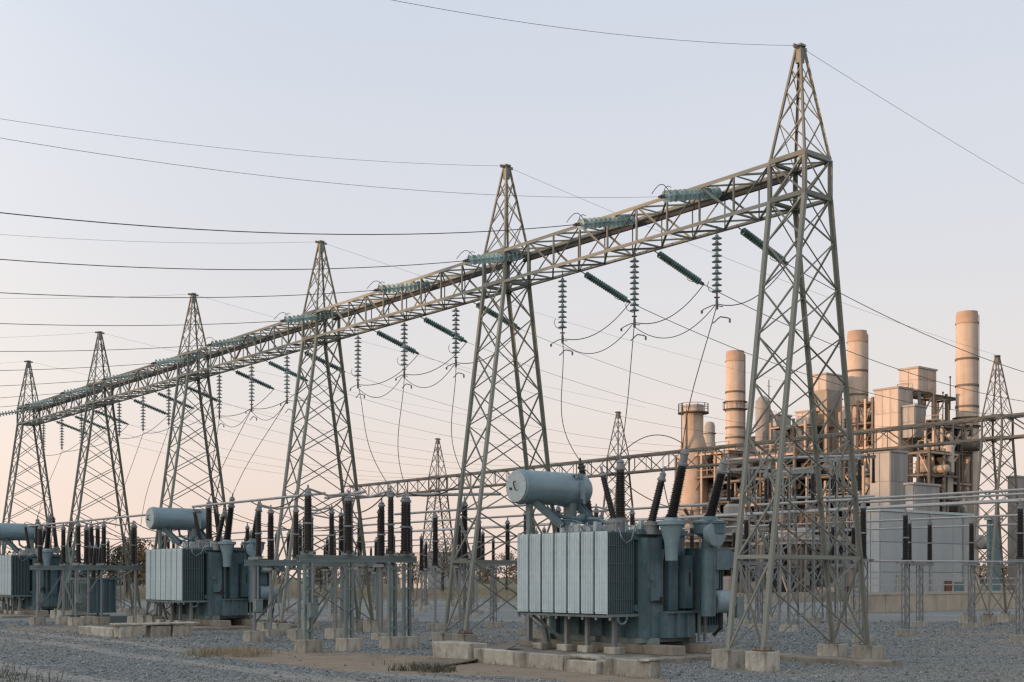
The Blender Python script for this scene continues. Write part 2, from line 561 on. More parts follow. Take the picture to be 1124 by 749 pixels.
DIRT_TOP = [(222, 716), (300, 714), (380, 716.5), (450, 719), (520, 722), (600, 729), (680, 741), (735, 748)]
DIRT_BOT = [(226, 719), (300, 729), (380, 737), (450, 740), (520, 742), (600, 746), (680, 757), (730, 770)]
ragged_strip('dirt_path', DIRT_TOP, DIRT_BOT, .004, 'dirt', 3)
ragged_strip('dirt_patch', [(10, 688.5), (60, 687), (120, 685), (190, 689)], [(10, 692), (60, 694), (120, 695), (190, 693)], .004, 'dirt', 4)


mat('fines', (.30, .285, .255), (.215, .21, .195), rough=.95, scale=.9, bump=.5, bscale=12, spec=.1)


def wheel_track(u, sgn_, seed):
    rr = random.Random(seed)
    vs, fs = [], []
    n = 90
    for i in range(n + 1):
        v = -14 + 62 * i / n
        wob = sgn_ * (.25 * math.sin(v * .21) + .12 * math.sin(v * .57))
        for du in (-.36 + rr.uniform(-.16, .16), .36 + rr.uniform(-.16, .16)):
            p = W(u - wob + du, v)
            vs.append((p.x, p.y, .003))
    for i in range(n):
        k = 2 * i
        fs.append((k, k + 1, k + 3, k + 2))
    tag(MB().add(vs, fs).build('wheel_track', 'fines'), kind='structure')


wheel_track(-8.6, 1, 1)
wheel_track(-10.5, 1, 2)
wheel_track(-14.6, -1, 3)


def inside_dirt(x, y):
    if y <= 1: return False
    px, py = 562 + FPX * x / y, HZ + FPX * CAMZ / y
    if not (222 < px < 735): return False
    t = np.interp(px, [p[0] for p in DIRT_TOP], [p[1] for p in DIRT_TOP])
    b = np.interp(px, [p[0] for p in DIRT_BOT], [p[1] for p in DIRT_BOT])
    return t < py < b


def gravel_stones():
    base = np.array([(1, 0, 0), (-1, 0, 0), (0, 1, 0), (0, -1, 0), (0, 0, 1), (0, 0, -1)], float)
    fc = np.array([(0, 2, 4), (2, 1, 4), (1, 3, 4), (3, 0, 4), (2, 0, 5), (1, 2, 5), (3, 1, 5), (0, 3, 5)])
    N = 140000
    # even spread over the ground, thinning with distance
    d = 23.0 * (58.0 / 23.0) ** rng.random(N)
    x = (rng.random(N) * 2 - 1) * .44 * d
    keep = np.array([not (inside_dirt(a, b) and rng.random() > .18) for a, b in zip(x, d)])
    uu = (x - T1.x) * E2.x + (d - T1.y) * E2.y
    vv = (x - T1.x) * E1.x + (d - T1.y) * E1.y
    wob = .25 * np.sin(vv * .21) + .12 * np.sin(vv * .57)
    lane = (np.abs(uu + 8.6 + wob) < .42) | (np.abs(uu + 10.5 + wob) < .42) | (np.abs(uu + 14.6 - wob) < .40)
    keep &= ~(lane & (rng.random(N) > .3))
    x, d = x[keep], d[keep]
    N = len(x)
    sz = rng.uniform(.007, .020, N) * (1 + 1.3 * (rng.random(N) > .95)) * (1 + (d - 23) / 60)
    V = base[None] * (1 + rng.uniform(-.35, .35, (N, 6, 1))) + rng.uniform(-.25, .25, (N, 6, 3))
    V *= sz[:, None, None]
    V[:, :, 2] *= .75
    a = rng.random(N) * 6.283
    c, s = np.cos(a)[:, None], np.sin(a)[:, None]
    X = V[:, :, 0] * c - V[:, :, 1] * s + x[:, None]
    Y = V[:, :, 0] * s + V[:, :, 1] * c + d[:, None]
    Z = V[:, :, 2] + (sz * .35)[:, None]
    P = np.stack([X, Y, Z], -1).reshape(-1, 3)
    F = (fc[None] + (np.arange(N) * 6)[:, None, None]).reshape(-1, 3)
    me = bpy.data.meshes.new('gravel')
    me.vertices.add(len(P)); me.vertices.foreach_set('co', P.ravel())
    me.loops.add(F.size); me.loops.foreach_set('vertex_index', F.ravel().astype(np.int32))
    me.polygons.add(len(F)); me.polygons.foreach_set('loop_start', (np.arange(len(F)) * 3).astype(np.int32))
    me.update(calc_edges=True)
    me.materials.append(MATS['stone'])
    o = obj('gravel', me)
    tag(o, 'loose grey crushed stone covering the yard', 'gravel', kind='stuff')


gravel_stones()


# ------------------------------------------------------------------ lattice gantry
ZB0, ZB1, ZTOP, ZP = 10.83, 11.74, 14.47, .42
HB = HU0, HU1, HV = 1.93, .47, .50
LEV = [ZP, 2.5, 3.95, 5.3, 6.58, 7.67, 8.77, 9.84, ZB0]
PLINTHS = [bevel_block('foundation', (.56, .56, .62), 'concrete', .012, .022, 20 + i, .05) for i in range(3)]
ORD = ['nearest and tallest', 'second', 'third', 'fourth', 'fifth', 'leftmost']


def x_face(t, name, a0, b0, a1, b1, w, m, ref):
    mem(t, name, a0, b1, w, 'L', m, ref)
    mem(t, name, b0, a1, w, 'L', m, [-c for c in ref])


def tower(u, v, label, group, m='steel', zb0=ZB0, zb1=ZB1, ztop=ZTOP, sc=1.0, lw=.086, bw=.036):
    t = thing('lattice_tower', label, 'tower', W(u, v), group)
    sgn = [(-1, -1), (-1, 1), (1, 1), (1, -1)]
    HU0, HU1, HV = HB[0] * sc, HB[1] * (1 if sc == 1 else .95), HB[2] * (1 if sc == 1 else .95)

    def hu(z):
        if z <= zb0: return HU0 + (HU1 - HU0) * (z - ZP) / (zb0 - ZP)
        if z <= zb1: return HU1
        return HU1 + (.05 - HU1) * (z - zb1) / (ztop - zb1)

    def hv(z):
        return HV if z <= zb1 else HV + (.05 - HV) * (z - zb1) / (ztop - zb1)

    def c(i, z):
        return Vector((sgn[i][0] * hu(z), sgn[i][1] * hv(z), z))
    for i in range(4):
        o = (-sgn[i][0], 0, 0)
        mem(t, 'leg', c(i, ZP - .05), c(i, zb0), lw * 1.12, 'L', m, o)
        mem(t, 'leg', c(i, zb0), c(i, zb1), lw, 'L', m, o)
        mem(t, 'peak_leg', c(i, zb1), c(i, ztop), lw * .62, 'L', m, o)
        f = obj('foundation', PLINTHS[i % 3], t, Matrix.Translation((sgn[i][0] * (HU0 + .02), sgn[i][1] * HV, -.2)) @ Matrix.Rotation(random.uniform(-.12, .12), 4, 'Z'))
        bp = MB().box((0, 0, 0), (.34, .34, .03))
        for sx in (-.12, .12):
            for sy in (-.12, .12):
                bp.cyl((sx, sy, 0), (sx, sy, .09), .018, n=6)
        o2 = bp.build('base_plate', 'rust' if i == 0 else m, t)
        o2.location = c(i, ZP + .018)
    lv = [z if z <= 2.5 else 2.5 + (z - 2.5) * (zb0 - 2.5) / (ZB0 - 2.5) for z in LEV]
    for a, b in zip(lv[:-1], lv[1:]):
        for i in range(4):
            j = (i + 1) % 4
            out_ = (c(i, a) + c(j, a)); out_.z = 0
            x_face(t, 'brace', c(i, a), c(j, a), c(i, b), c(j, b), bw if a > 3 else bw * 1.25, m, out_.normalized())
    for z, w in ((2.5, .09), (zb0, .11), (zb1, .11)):
        for i in range(4):
            j = (i + 1) % 4
            mem(t, 'strut', c(i, z), c(j, z), w, 'L', m, (0, 0, 1))
    for i in range(4):
        j = (i + 1) % 4
        out_ = (c(i, zb0) + c(j, zb0)); out_.z = 0
        x_face(t, 'brace', c(i, zb0), c(j, zb0), c(i, zb1), c(j, zb1), bw * 1.1, m, out_.normalized())
    # plan bracing at the two beam levels
    for z in (zb0 + .03, zb1 - .03):
        mem(t, 'brace', c(0, z), c(2, z), bw, 'L', m); mem(t, 'brace', c(1, z), c(3, z), bw, 'L', m)
    tp = [zb1 + (ztop - zb1) * k_ for k_ in (0, .34, .61, .80)]
    for a, b in zip(tp[:-1], tp[1:]):
        for i in range(4):
            j = (i + 1) % 4
            out_ = (c(i, a) + c(j, a)); out_.z = 0
            x_face(t, 'brace', c(i, a), c(j, a), c(i, b), c(j, b), bw * .7, m, out_.normalized())
    cap = MB().box((0, 0, ztop - .02), (.20, .20, .05)).box((0, 0, ztop - .25), (.15, .15, .34)).box((-.16, 0, ztop - .06), (.16, .04, .08)).box((.16, 0, ztop - .06), (.16, .04, .08))
    cap.build('peak_cap', m, t)
    # gusset plates where the beam chords meet the legs
    for z in (zb0, zb1):
        for i in range(4):
            p = c(i, z)
            g = MB().box(p + Vector((sgn[i][0] * .012, -sgn[i][1] * .07, 0)), (.012, .20, .17))
            g.build('gusset_plate', m, t)
    return t


def beam(u, v0, v1, label, group, m='steel', zb0=ZB0, zb1=ZB1, panels=9, cw=.092, bw=.042):
    t = thing('gantry_beam', label, 'beam', W(u, v0), group)
    L = v1 - v0
    a, b = HV, L - HV
    cs = [(-HU1, zb0), (HU1, zb0), (HU1, zb1), (-HU1, zb1)]
    for x, z in cs:
        mem(t, 'chord', (x, a, z), (x, b, z), cw * (1.7 if x > 0 and z > zb0 + .1 else 1.0), 'L', m, (-math.copysign(1, x), 0, 0))
    if m == 'steel':
        mem(t, 'shaded_channel', (HU1 - .2, a, zb1 - .2), (HU1 - .2, b, zb1 - .2), .09, 'C', 'dark', (0, 0, 1), .08)  # dark channel, shadow along the far top chord put into its colour
    ys = [a + (b - a) * k / panels for k in range(panels + 1)]
    for k in range(panels):
        y0, y1 = ys[k], ys[k + 1]
        for i in range(4):
            (xa, za), (xb, zb) = cs[i], cs[(i + 1) % 4]
            flip = (k + i // 2) % 2
            p, q = ((xa, y0, za), (xb, y1, zb)) if flip else ((xb, y0, zb), (xa, y1, za))
            rf = (xa + xb, 0, za + zb - zb0 - zb1)
            mem(t, 'brace', p, q, bw * 1.1, 'L', m, rf)
            if k:
                mem(t, 'brace', (xa, y0, za), (xb, y0, zb), bw, 'L', m, (0, 1, 0))
        mem(t, 'brace', (cs[k % 2][0], y0, zb0 + .01), (cs[1 - k % 2][0], y1, zb0 + .01), bw * .9, 'L', m)
        mem(t, 'brace', (cs[k % 2][0], y0, zb1 - .01), (cs[1 - k % 2][0], y1, zb1 - .01), bw * .9, 'L', m)
    return t


TLAB = ['tall near lattice tower at right, its peak highest in the picture',
        'second lattice tower from the right, just left of the large transformer',
        'third lattice tower from the right in the long front gantry',
        'fourth lattice tower from the right, behind the second transformer bushings',
        'fifth lattice tower from the right, second from the left edge',
        'smallest lattice tower at the left end of the front gantry']
for i in range(6):
    tower(0, i * BAY, TLAB[i], 'front gantry towers')
BAYS = ['between the two nearest towers', 'between second and third towers from right', 'between third and fourth towers from right',
        'between fourth and fifth towers from right', 'between the two leftmost towers']
for i in range(5):
    beam(0, i * BAY, (i + 1) * BAY, 'lattice gantry beam span ' + BAYS[i], 'front gantry beams')

# rear gantry
RU, RZ0, RZ1, RZT = 28.0, 8.2, 9.15, 11.9
rear_v = [-1.0, 10.9, 35.0, 53.3, 66.0]
RL = {1: 'distant lattice tower at the right edge beside the tallest smokestack',
      2: 'distant thin lattice tower peak above the large transformer bushings',
      3: 'faint distant lattice tower just left of the second front tower'}
for i in (1, 2, 3):
    tower(RU, rear_v[i], RL[i], 'rear gantry towers', 'steel_far', RZ0, RZ1, RZT, lw=.075, bw=.034, sc=.82)
RB = ['rear lattice beam running off the right edge past the smokestack', 'long rear lattice beam crossing in front of the power plant',
      'rear lattice beam behind the large transformer conservator', 'faint far end of the rear lattice beam left of centre']
for i in range(4):
    n = max(6, int((rear_v[i + 1] - rear_v[i]) / 1.35))
    beam(RU, rear_v[i], rear_v[i + 1], RB[i], 'rear gantry beams', 'steel_far', RZ0, RZ1, n, .10, .045)


# ------------------------------------------------------------------ insulator strings and conductors
def disc_profile(r=.127, p=.146):
    return [(.030, 0), (.045, .08 * p), (.047, .34 * p), (.075, .39 * p), (r, .58 * p), (r + .002, .65 * p), (r * .82, .64 * p), (.06, .60 * p), (.024, .6 * p + .012), (.02, p)]


DISC = {}
PROF = {'glass_teal': disc_profile(.098, .085), 'glass_pale': disc_profile(), 'glass_bright': disc_profile(.145, .172)}
PITCH = {'glass_teal': .085, 'glass_pale': .146, 'glass_bright': .172}
for m in PROF:
    DISC[m] = MB().lathe(PROF[m], 14).mesh('disc', m, True)
_cl = MB().box((0, 0, .06), (.035, .09, .16)).cyl((-.07, 0, .12), (.07, 0, .12), .02, n=8).box((0, 0, .17), (.05, .05, .08))
CLAMP = _cl.mesh('clamp', 'fitting')
_hk = MB().cyl((0, 0, 0), (0, 0, .16), .014, n=6).box((0, 0, .02), (.09, .05, .06)).box((0, 0, .15), (.05, .05, .05))
HOOK = _hk.mesh('hook', 'fitting')
# arcing horn
HORN = MB().tube([(0, 0, .0), (.10, 0, -.02), (.2, 0, -.08), (.24, 0, -.2), (.2, 0, -.3)], .009, 5).mesh('arcing_horn', 'fitting', True)
MERGED = {}
ARM = MB().tube([(0, .5, -.10), (0, .46, -.03), (0, .3, .0), (0, .12, .03), (0, 0, 0), (0, -.1, -.04), (0, -.2, -.06)], .013, 5).box((0, .5, -.08), (.03, .05, .08)).mesh('arm', 'fitting')


def insulator_string(name, label, P, D, n, m, group, merged=False, horn=True, head=.18):
    D = Vector(D).normalized()
    t = thing(name, label, 'insulator string', P, group, 0)
    t.rotation_euler = D.to_track_quat('Z', 'Y').to_euler()
    obj('hook', unit('P', 'fitting'), t, Matrix.Diagonal((.03, .03, head, 1)))
    if merged:
        key = (n, m)
        if key not in MERGED:
            b = MB()
            for k in range(n):
                b.lathe([(r, z + k * PITCH[m]) for r, z in PROF[m]], 10)
            MERGED[key] = b.mesh('disc_stack', m, True)
        obj('disc_stack', MERGED[key], t, Matrix.Translation((0, 0, head)))
    else:
        for k in range(n):
            obj('disc', DISC[m], t, Matrix.Translation((0, 0, head + k * PITCH[m])))
    obj('clamp', CLAMP, t, Matrix.Translation((0, 0, head + n * PITCH[m] - .02)))
    if horn and not merged:
        obj('arcing_horn', HORN, t, Matrix.Translation((0, 0, head + n * PITCH[m])) @ Matrix.Rotation(R(90 if name == 'tension_string' else 0), 4, 'Z'))
    return Vector(P) + D * (head + n * PITCH[m] + .18)


def wire(name, label, pts, r=.014, group=None, cat='wire', n=5, m='wire'):
    o = MB().tube(pts, r, n).build(name, m, None, True, pts[0])
    return tag(o, label, cat, group)


def sag(p, q, a, n=40):
    """parabolic conductor from p to q, sag given as a in z = lerp - a*s*(L-s)"""
    p, q = Vector(p), Vector(q)
    L = Vector((q.x - p.x, q.y - p.y, 0)).length
    out_ = []
    for i in range(n + 1):
        t = i / n
        w = p.lerp(q, t)
        w.z -= a * (t * L) * (L - t * L)
        out_.append(w)
    return out_


PH = ['right', 'middle', 'left']
VT = [2.55, 5.45, 8.35]
vert_bottom, slant_end = {}, {}
for b in range(5):
    for j in range(3):
        v = b * BAY + VT[j]
        far = b >= 2
        lab = f'{PH[j]} of three hanging glass insulator strings {BAYS[b]}'
        vert_bottom[b, j] = insulator_string('hanging_string', lab, W(0.0, v, ZB0 - .02), (0, 0, -1), 10, 'glass_pale', 'hanging insulator strings', far, head=.22)
        P = W(HU1, v - .28, ZB0 - .03)
        D = E2 * .955 + Vector((0, 0, -.30))
        lab = f'{PH[j]} of three slanting teal insulator strings {BAYS[b]}'
        slant_end[b, j] = insulator_string('slanting_string', lab, P, D, 20, 'glass_teal', 'slanting insulator strings', far, head=.16)
TENS = [2.65, 5.7, 10.45, 15.2, 21.3, 27.2, 32.6, 38.2, 43.7, 49.0, 54.6]
TOR = ['first', 'second', 'third', 'fourth', 'fifth', 'sixth', 'seventh', 'eighth', 'ninth', 'tenth', 'last']
tens_end = []
for i, v in enumerate(TENS):
    P = W(HU1 - .05, v, ZB1 + .02)
    D = E2 * -.968 + Vector((0, 0, -.235))
    e = insulator_string('tension_string', f'{TOR[i]} teal insulator string lying along the beam top, from the right', P, D, 12, 'glass_bright',
                         'tension insulator strings on the beam', i > 4, head=.20)
    tens_end.append(e)
    u, vv = to_uv(e)
    q = W(-44.0, v, ZB1 - .1)
    wire('line_conductor', f'{TOR[i]} line conductor from the right, ending at the beam top and running off left', sag(e, q, [.0053, .0063, .0058][i] if i < 3 else (.0053 if i < 4 else .0046), 48),   .0042 if i == 0 else .011,
         'incoming line conductors')
    # jumper loop at the live end
    if i < 6:
        pts = []
        for k in range(15):
            s = k / 14
            p = e + E2 * (-.25 + .75 * s) + Vector((0, 0, .30 * math.sin(math.pi * s) + .02))
            pts.append(p)
        wire('jumper_loop', f'small arched jumper over the {TOR[i]} beam insulator string from right', pts, .010, 'jumper loops on the beam strings')
for b in range(5):
    for j in range(3):
        e = slant_end[b, j]
        v = b * BAY + VT[j] - .28
        q = W(RU - HU1, v + 0.0, RZ0 + .7)
        wire('far_conductor', f'conductor from the {PH[j]} slanting insulator string {BAYS[b]}', sag(e, q, .0060, 40), .0105 if b == 0 else .006, 'conductors to the rear gantry')
for i in range(6):
    p = W(-.2, i * BAY, ZTOP - .06)
    wire('earth_wire', f'thin overhead earth wire running left from the peak of tower {["one", "two", "three", "four", "five", "six"][i]} from right',
         sag(p, W(-44, i * BAY, ZTOP - .5), [.0058, .0043, .0043, .0043, .0043, .0043][i], 44), .0045, 'earth wires')
    p = W(.2, i * BAY, ZTOP - .06)
    wire('earth_wire', f'thin overhead earth wire running right from the peak of tower {["one", "two", "three", "four", "five", "six"][i]} from right',
         sag(p, W(RU, i * BAY, RZT), .0014, 40), .0045, 'earth wires')


def catenary(p, q, drop, n=16):
    p, q = Vector(p), Vector(q)
    return [p.lerp(q, i / n) - Vector((0, 0, drop * 4 * (i / n) * (1 - i / n))) for i in range(n + 1)]


for b in range(5):                       # jumpers: hanging string to slanting string, and on to the next phase
    for j in range(3):
        vb, se = vert_bottom[b, j], slant_end[b, j]
        r = .013
        wire('jumper_wire', f'jumper from slanting string to {PH[j]} hanging string {BAYS[b]}', catenary(se, vb + Vector((0, 0, -.08)), .38), r, 'phase jumpers')
        if j < 2 and b < 3:
            a2 = vert_bottom[b, j + 1]
            wire('phase_loop', f'sagging loop {PH[j]} to {PH[j+1]} string {BAYS[b]}', catenary(vb + Vector((0, 0, -.06)), a2 + Vector((0, 0, -.2)), .55), .011, 'sagging loops between hanging strings')
        # spacer arm under each hanging string
        if b < 3:
            arm = thing('spacer_arm', f'small clamp arm under the {PH[j]} hanging string {BAYS[b]}', 'clamp', vb + Vector((0, 0, -.12)), 'clamp arms')
            obj('arm', ARM, arm); mem(arm, 'clamp', (0, 0, -.1), (0, 0, .12), .05, 'B', 'fitting')
            obj('arm', ARM, arm, Matrix.Translation((0, -.02, -.34)) @ Matrix.Rotation(math.pi, 4, 'Z') @ Matrix.Diagonal((1, .8, 1.3, 1)))

# ------------------------------------------------------------------ power transformers
def ribbed(L, r0, r1, sheds, n=14, taper=1.0):
    """porcelain housing: profile of alternating sheds, from z=0 to z=L"""
    prof = [(r1 * 1.05, 0), (r1 * 1.05, .05)]
    p = (L - .10) / sheds
    for k in range(sheds):
        z = .05 + k * p
        s = 1 - (1 - taper) * k / sheds
        prof += [(r0 * s, z + p * .15), (r1 * s * (1.0 if k % 2 == 0 else .9), z + p * .45), (r1 * s * (1.0 if k % 2 == 0 else .9), z + p * .6), (r0 * s, z + p * .95)]
    prof += [(r1 * .8 * taper, L - .05), (r1 * .8 * taper, L)]
    return prof


BUSH = {}


def bushing(parent, p, q, rad=.16, cap=.24, m='porcelain', capm='galv', name='bushing'):
    p, q = Vector(p), Vector(q)
    d = q - p
    L = d.length
    key = (round(L, 1), round(rad, 3), m)
    if key not in BUSH:
        BUSH[key] = MB().lathe(ribbed(1.0, rad * .76, rad, max(10, int(L / .052)), 14, .88), 14).mesh('porcelain_housing', m, True)
    Mx = Matrix.Translation(p) @ d.to_track_quat('Z', 'Y').to_matrix().to_4x4()
    b = obj(name, BUSH[key], parent, Mx @ Matrix.Diagonal((1, 1, L, 1)))
    if cap:
        c = MB().lathe([(rad * .95, 0), (rad * .95, .05), (rad * .7, .08), (rad * .62, cap * .7), (rad * .75, cap * .75), (rad * .5, cap), (.03, cap + .02), (.025, cap + .16)], 12)
        o = c.build('terminal_cap', capm, b, True)
        o.matrix_basis = Matrix.Diagonal((1, 1, 1 / L, 1)) @ Matrix.Translation((0, 0, L))
    return b


def radiator_mesh():
    b = MB()
    w, h, n = .45, 2.06, 13
    for k in range(1, n):
        x = k * .075
        b.box((x, 0, h / 2), (.030, w - .03, h))
        b.box((x, 0, h / 2), (.040, w * .86, h * .97))
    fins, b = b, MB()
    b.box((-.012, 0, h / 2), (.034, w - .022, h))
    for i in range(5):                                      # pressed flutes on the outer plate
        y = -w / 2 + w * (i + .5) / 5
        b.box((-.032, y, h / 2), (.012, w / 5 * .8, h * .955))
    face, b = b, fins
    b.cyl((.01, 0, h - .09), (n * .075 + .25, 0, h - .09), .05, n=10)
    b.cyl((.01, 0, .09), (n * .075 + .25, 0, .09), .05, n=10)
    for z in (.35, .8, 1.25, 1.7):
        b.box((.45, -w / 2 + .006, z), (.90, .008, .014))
    return b.mesh('radiator', 'fin_shade_paint'), face.mesh('face_plate', 'radiator_lit_paint')


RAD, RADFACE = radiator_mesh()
U0, V0 = -.35, 5.5


def make_transformer(label, du, dv, detail=1.0):
    t = thing('power_transformer', label, 'transformer', W(U0 + du, V0 + dv), 'oil transformers in the yard')

    def l(u, v, z):
        return Vector((u - U0, v - V0, z))

    def lp(px, py, d):
        p = at(px, py, d)
        u, v = to_uv(p)
        return l(u, v, p.z)
    # tank
    b = MB().span(l(-1.15, 4.14, .52), l(.55, 7.6, 3.14))
    tank = b.build('tank', 'tank_paint', t)
    ribs = MB()
    # end wall, facing the camera's right: pilasters and panels of different depth
    ribs.span(l(-1.18, 3.800, .52), l(-.70, 4.140, 3.05))
    ribs.span(l(-.62, 4.040, .95), l(-.40, 4.140, 3.10))
    ribs.span(l(-.30, 3.920, 1.20), l(.05, 4.140, 3.05))
    ribs.span(l(.22, 3.820, 1.25), l(.50, 4.140, 2.62))
    for vv in (4.7, 5.4, 6.3, 7.2):
        ribs.span(l(-1.30, vv - .06, .56), l(-1.15, vv + .06, 3.12))
        ribs.span(l(.55, vv - .06, .56), l(.68, vv + .06, 3.12))
    ribs.span(l(-1.24, 3.820, 2.42), l(-.78, 3.860, 2.48)).span(l(-.33, 3.905, 2.30), l(.07, 3.940, 2.34))
    ribs.build('stiffener', 'tank_paint', tank)
    low = MB().span(l(-.72, 3.540, .52), l(.30, 4.120, 1.14)).span(l(-.74, 3.440, 1.14), l(.62, 4.120, 1.19))
    for uu in (-.40, -.05):
        low.span(l(uu - .025, 3.460, .54), l(uu + .025, 3.540, 1.14))
    low.build('oil_sump_box', 'tank_paint', t)
    post = MB()
    for uu in (.38, .60):
        post.span(l(uu - .03, 3.460, .40), l(uu + .03, 3.520, 1.14))
    post.span(l(.36, 3.470, .58), l(.62, 3.510, .64))
    post.build('ledge_post', 'frame_paint', t)
    cov = MB().span(l(-1.28, 4.00, 3.14), l(.70, 7.72, 3.20)).span(l(-1.20, 4.08, 3.203), l(.60, 7.66, 3.27))
    for k in range(22):
        vv = 4.08 + k * .168
        cov.cyl(l(-1.26, vv, 3.19), l(-1.26, vv, 3.25), .018, n=6)
    for k in range(10):
        cov.cyl(l(-1.2 + k * .19, 4.03, 3.19), l(-1.2 + k * .19, 4.03, 3.25), .018, n=6)
    cov.build('cover', 'tank_paint', t)
    pipe = MB().cyl(l(-.52, 3.97, 1.15), l(-.52, 3.97, 2.5), .055, n=10).lathe([(.055, 0), (.10, .25), (.10, .32)], 10, Matrix.Translation(l(-.52, 3.97, 2.45)))
    pipe.build('drain_pipe', 'frame_paint', t, True)
    skid = MB().span(l(-1.10, 3.70, .36), l(-.85, 7.8, .52)).span(l(.25, 3.70, .36), l(.50, 7.8, .52))
    for vv in (4.0, 5.7, 7.5):
        skid.span(l(-1.3, vv - .1, .40), l(.7, vv + .1, .515))
    skid.build('skid', 'frame_paint', t)
    # radiators along the camera side
    for k in range(7):
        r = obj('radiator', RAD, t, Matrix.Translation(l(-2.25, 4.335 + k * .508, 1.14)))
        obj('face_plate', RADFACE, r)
    hd = MB().cyl(l(-1.22, 4.15, 3.08), l(-1.22, 7.6, 3.08), .085, n=12).cyl(l(-1.22, 4.15, 1.27), l(-1.22, 7.6, 1.27), .085, n=12)
    hd.build('header_pipe', 'tank_paint', t, True)
    fr = MB()
    for vv in (4.12, 7.6):
        fr.span(l(-2.27, vv - .03, 1.06), l(-1.12, vv + .03, 1.13))
    fr.span(l(-2.24, 4.10, 1.05), l(-2.16, 7.62, 1.11)).span(l(-1.5, 4.10, 1.05), l(-1.42, 7.62, 1.11))
    fr.build('radiator_frame', 'frame_paint', t)
    lug = MB()
    for k in range(8):
        lug.cyl(l(-2.2, 4.09 + k * .505, .98), l(-2.2, 4.09 + k * .505, 1.06), .035, n=8)
        lug.cyl(l(-2.2, 4.09 + k * .505, 3.17), l(-2.2, 4.09 + k * .505, 3.24), .03, n=8)
    lug.build('drain_plug', 'galv', t)
    for vv, sl in ((4.4, 0), (5.4, 0), (6.2, 0), (7.2, .25)):
        mem(t, 'support_post', l(-1.75 + sl, vv, .12), l(-1.75, vv, 1.06), .10, 'B', 'galv')
    mem(t, 'support_post', l(-2.1, 7.3, 1.1), l(-1.3, 6.6, .2), .07, 'L', 'frame_paint')
    eye = MB().tube([l(-1.75 + .16 * math.cos(a), 4.12, 1.05 + .17 * math.sin(a)) for a in [math.pi + math.pi * k / 10 for k in range(11)]], .03, 6)
    eye.build('lifting_lug', 'frame_paint', t)
    # conservator
    za, cu0, cu1, cv, cr_ = 4.55, -1.86, .62, 8.15, .47
    prof = [(.02, -.01), (cr_ - .03, 0), (cr_, .035), (cr_, .12), (cr_ + .02, .125), (cr_ + .02, .16), (cr_, .165)]
    prof += [(cr_, cu1 - cu0 - .75), (cr_ + .006, cu1 - cu0 - .745), (cr_ + .006, cu1 - cu0 - .70), (cr_, cu1 - cu0 - .695), (cr_, cu1 - cu0 - .1), (cr_ * .8, cu1 - cu0 + .02), (.02, cu1 - cu0 + .07)]
    Mx = Matrix.Translation(l(cu0, cv, za)) @ Matrix.Rotation(R(90), 4, 'Y')
    con = MB().lathe(prof, 32).build('conservator', 'conservator_paint', t, True)
    con.matrix_basis = Mx
    face = MB().lathe([(.01, -.030), (cr_ - .04, -.030), (cr_ - .04, -.012), (.01, -.012)], 32)
    for k in range(16):
        a = 2 * math.pi * k / 16
        face.cyl((math.cos(a) * (cr_ - .075), math.sin(a) * (cr_ - .075), -.05), (math.cos(a) * (cr_ - .075), math.sin(a) * (cr_ - .075), -.02), .014, n=6)
    face.build('end_plate', 'cap_paint', con)
    hnd = MB().tube([(-.14, .02, -.04), (-.12, .02, -.10), (0.0, -.02, -.11), (.10, -.06, -.10), (.11, -.06, -.04)], .018, 6).box((.05, .2, -.05), (.06, .06, .05))
    hnd.build('oil_gauge', 'dark', con)
    hat = MB()
    for k in range(3):
        hat.box((-cr_ * .72, -.42 + .0, 1.85 + k * .12), (.10, .05, .07))
    hat.box((-.40, -.28, 1.98), (.05, .22, .34)).box((.05, -cr_ - .03, 1.98), (.5, .06, .10)).cyl((-.1, -cr_ - .06, 2.02), (.42, -cr_ - .06, 2.02), .035, n=8)
    hat.build('level_gauge', 'conservator_paint', con)
    MB().box(l(-1.45, cv - .05, 3.80), (.10, .16, 1.0)).build('conservator_leg', 'frame_paint', t)
    MB().box(l(.02, cv - .1, 3.82), (.24, .30, .8)).build('conservator_leg', 'frame_paint', t)
    mem(t, 'conservator_leg', l(-1.35, 8.05, 4.18), l(-.9, 7.3, 3.45), .20, 'C', 'tank_paint')
    mem(t, 'conservator_leg', l(.25, 8.05, 4.18), l(.4, 7.3, 3.45), .20, 'C', 'tank_paint')
    mem(t, 'conservator_leg', l(-1.45, 8.1, 3.35), l(-1.45, 8.1, .3), .13, 'C', 'galv')
    mem(t, 'conservator_leg', l(.1, 8.1, 3.45), l(.1, 8.1, .3), .13, 'C', 'galv')
    oilp = MB().tube([l(-.6, 8.1, 4.1), l(-.6, 8.0, 3.85), l(-.55, 7.6, 3.7), l(-.5, 7.0, 3.66), l(-.5, 6.3, 3.62), l(-.5, 6.0, 3.5)], .055, 8)
    oilp.tube([l(-.95, 8.1, 4.1), l(-.95, 8.0, 3.8), l(-.9, 7.6, 3.64), l(-.9, 6.9, 3.6), l(-.9, 6.5, 3.5)], .03, 7)
    oilp.cyl(l(-.52, 7.05, 3.66), l(-.51, 6.75, 3.65), .13, n=12)
    oilp.build('oil_pipe', 'tank_paint', t, True)
    # turrets under the big bushings
    tb4, tt4 = lp(737, 572, 31.3), lp(749, 511, 31.0)
    tb5, tt5 = lp(779, 573, 31.6), lp(792, 519, 31.3)
    tur = MB().lathe([(.16, -1.0), (.18, -.55), (.30, -.12), (.36, -.10), (.36, 0), (.20, .02), (.17, .08)], 20, Matrix.Translation(tb4))
    tur.build('bushing_turret', 'conservator_paint', t, True)
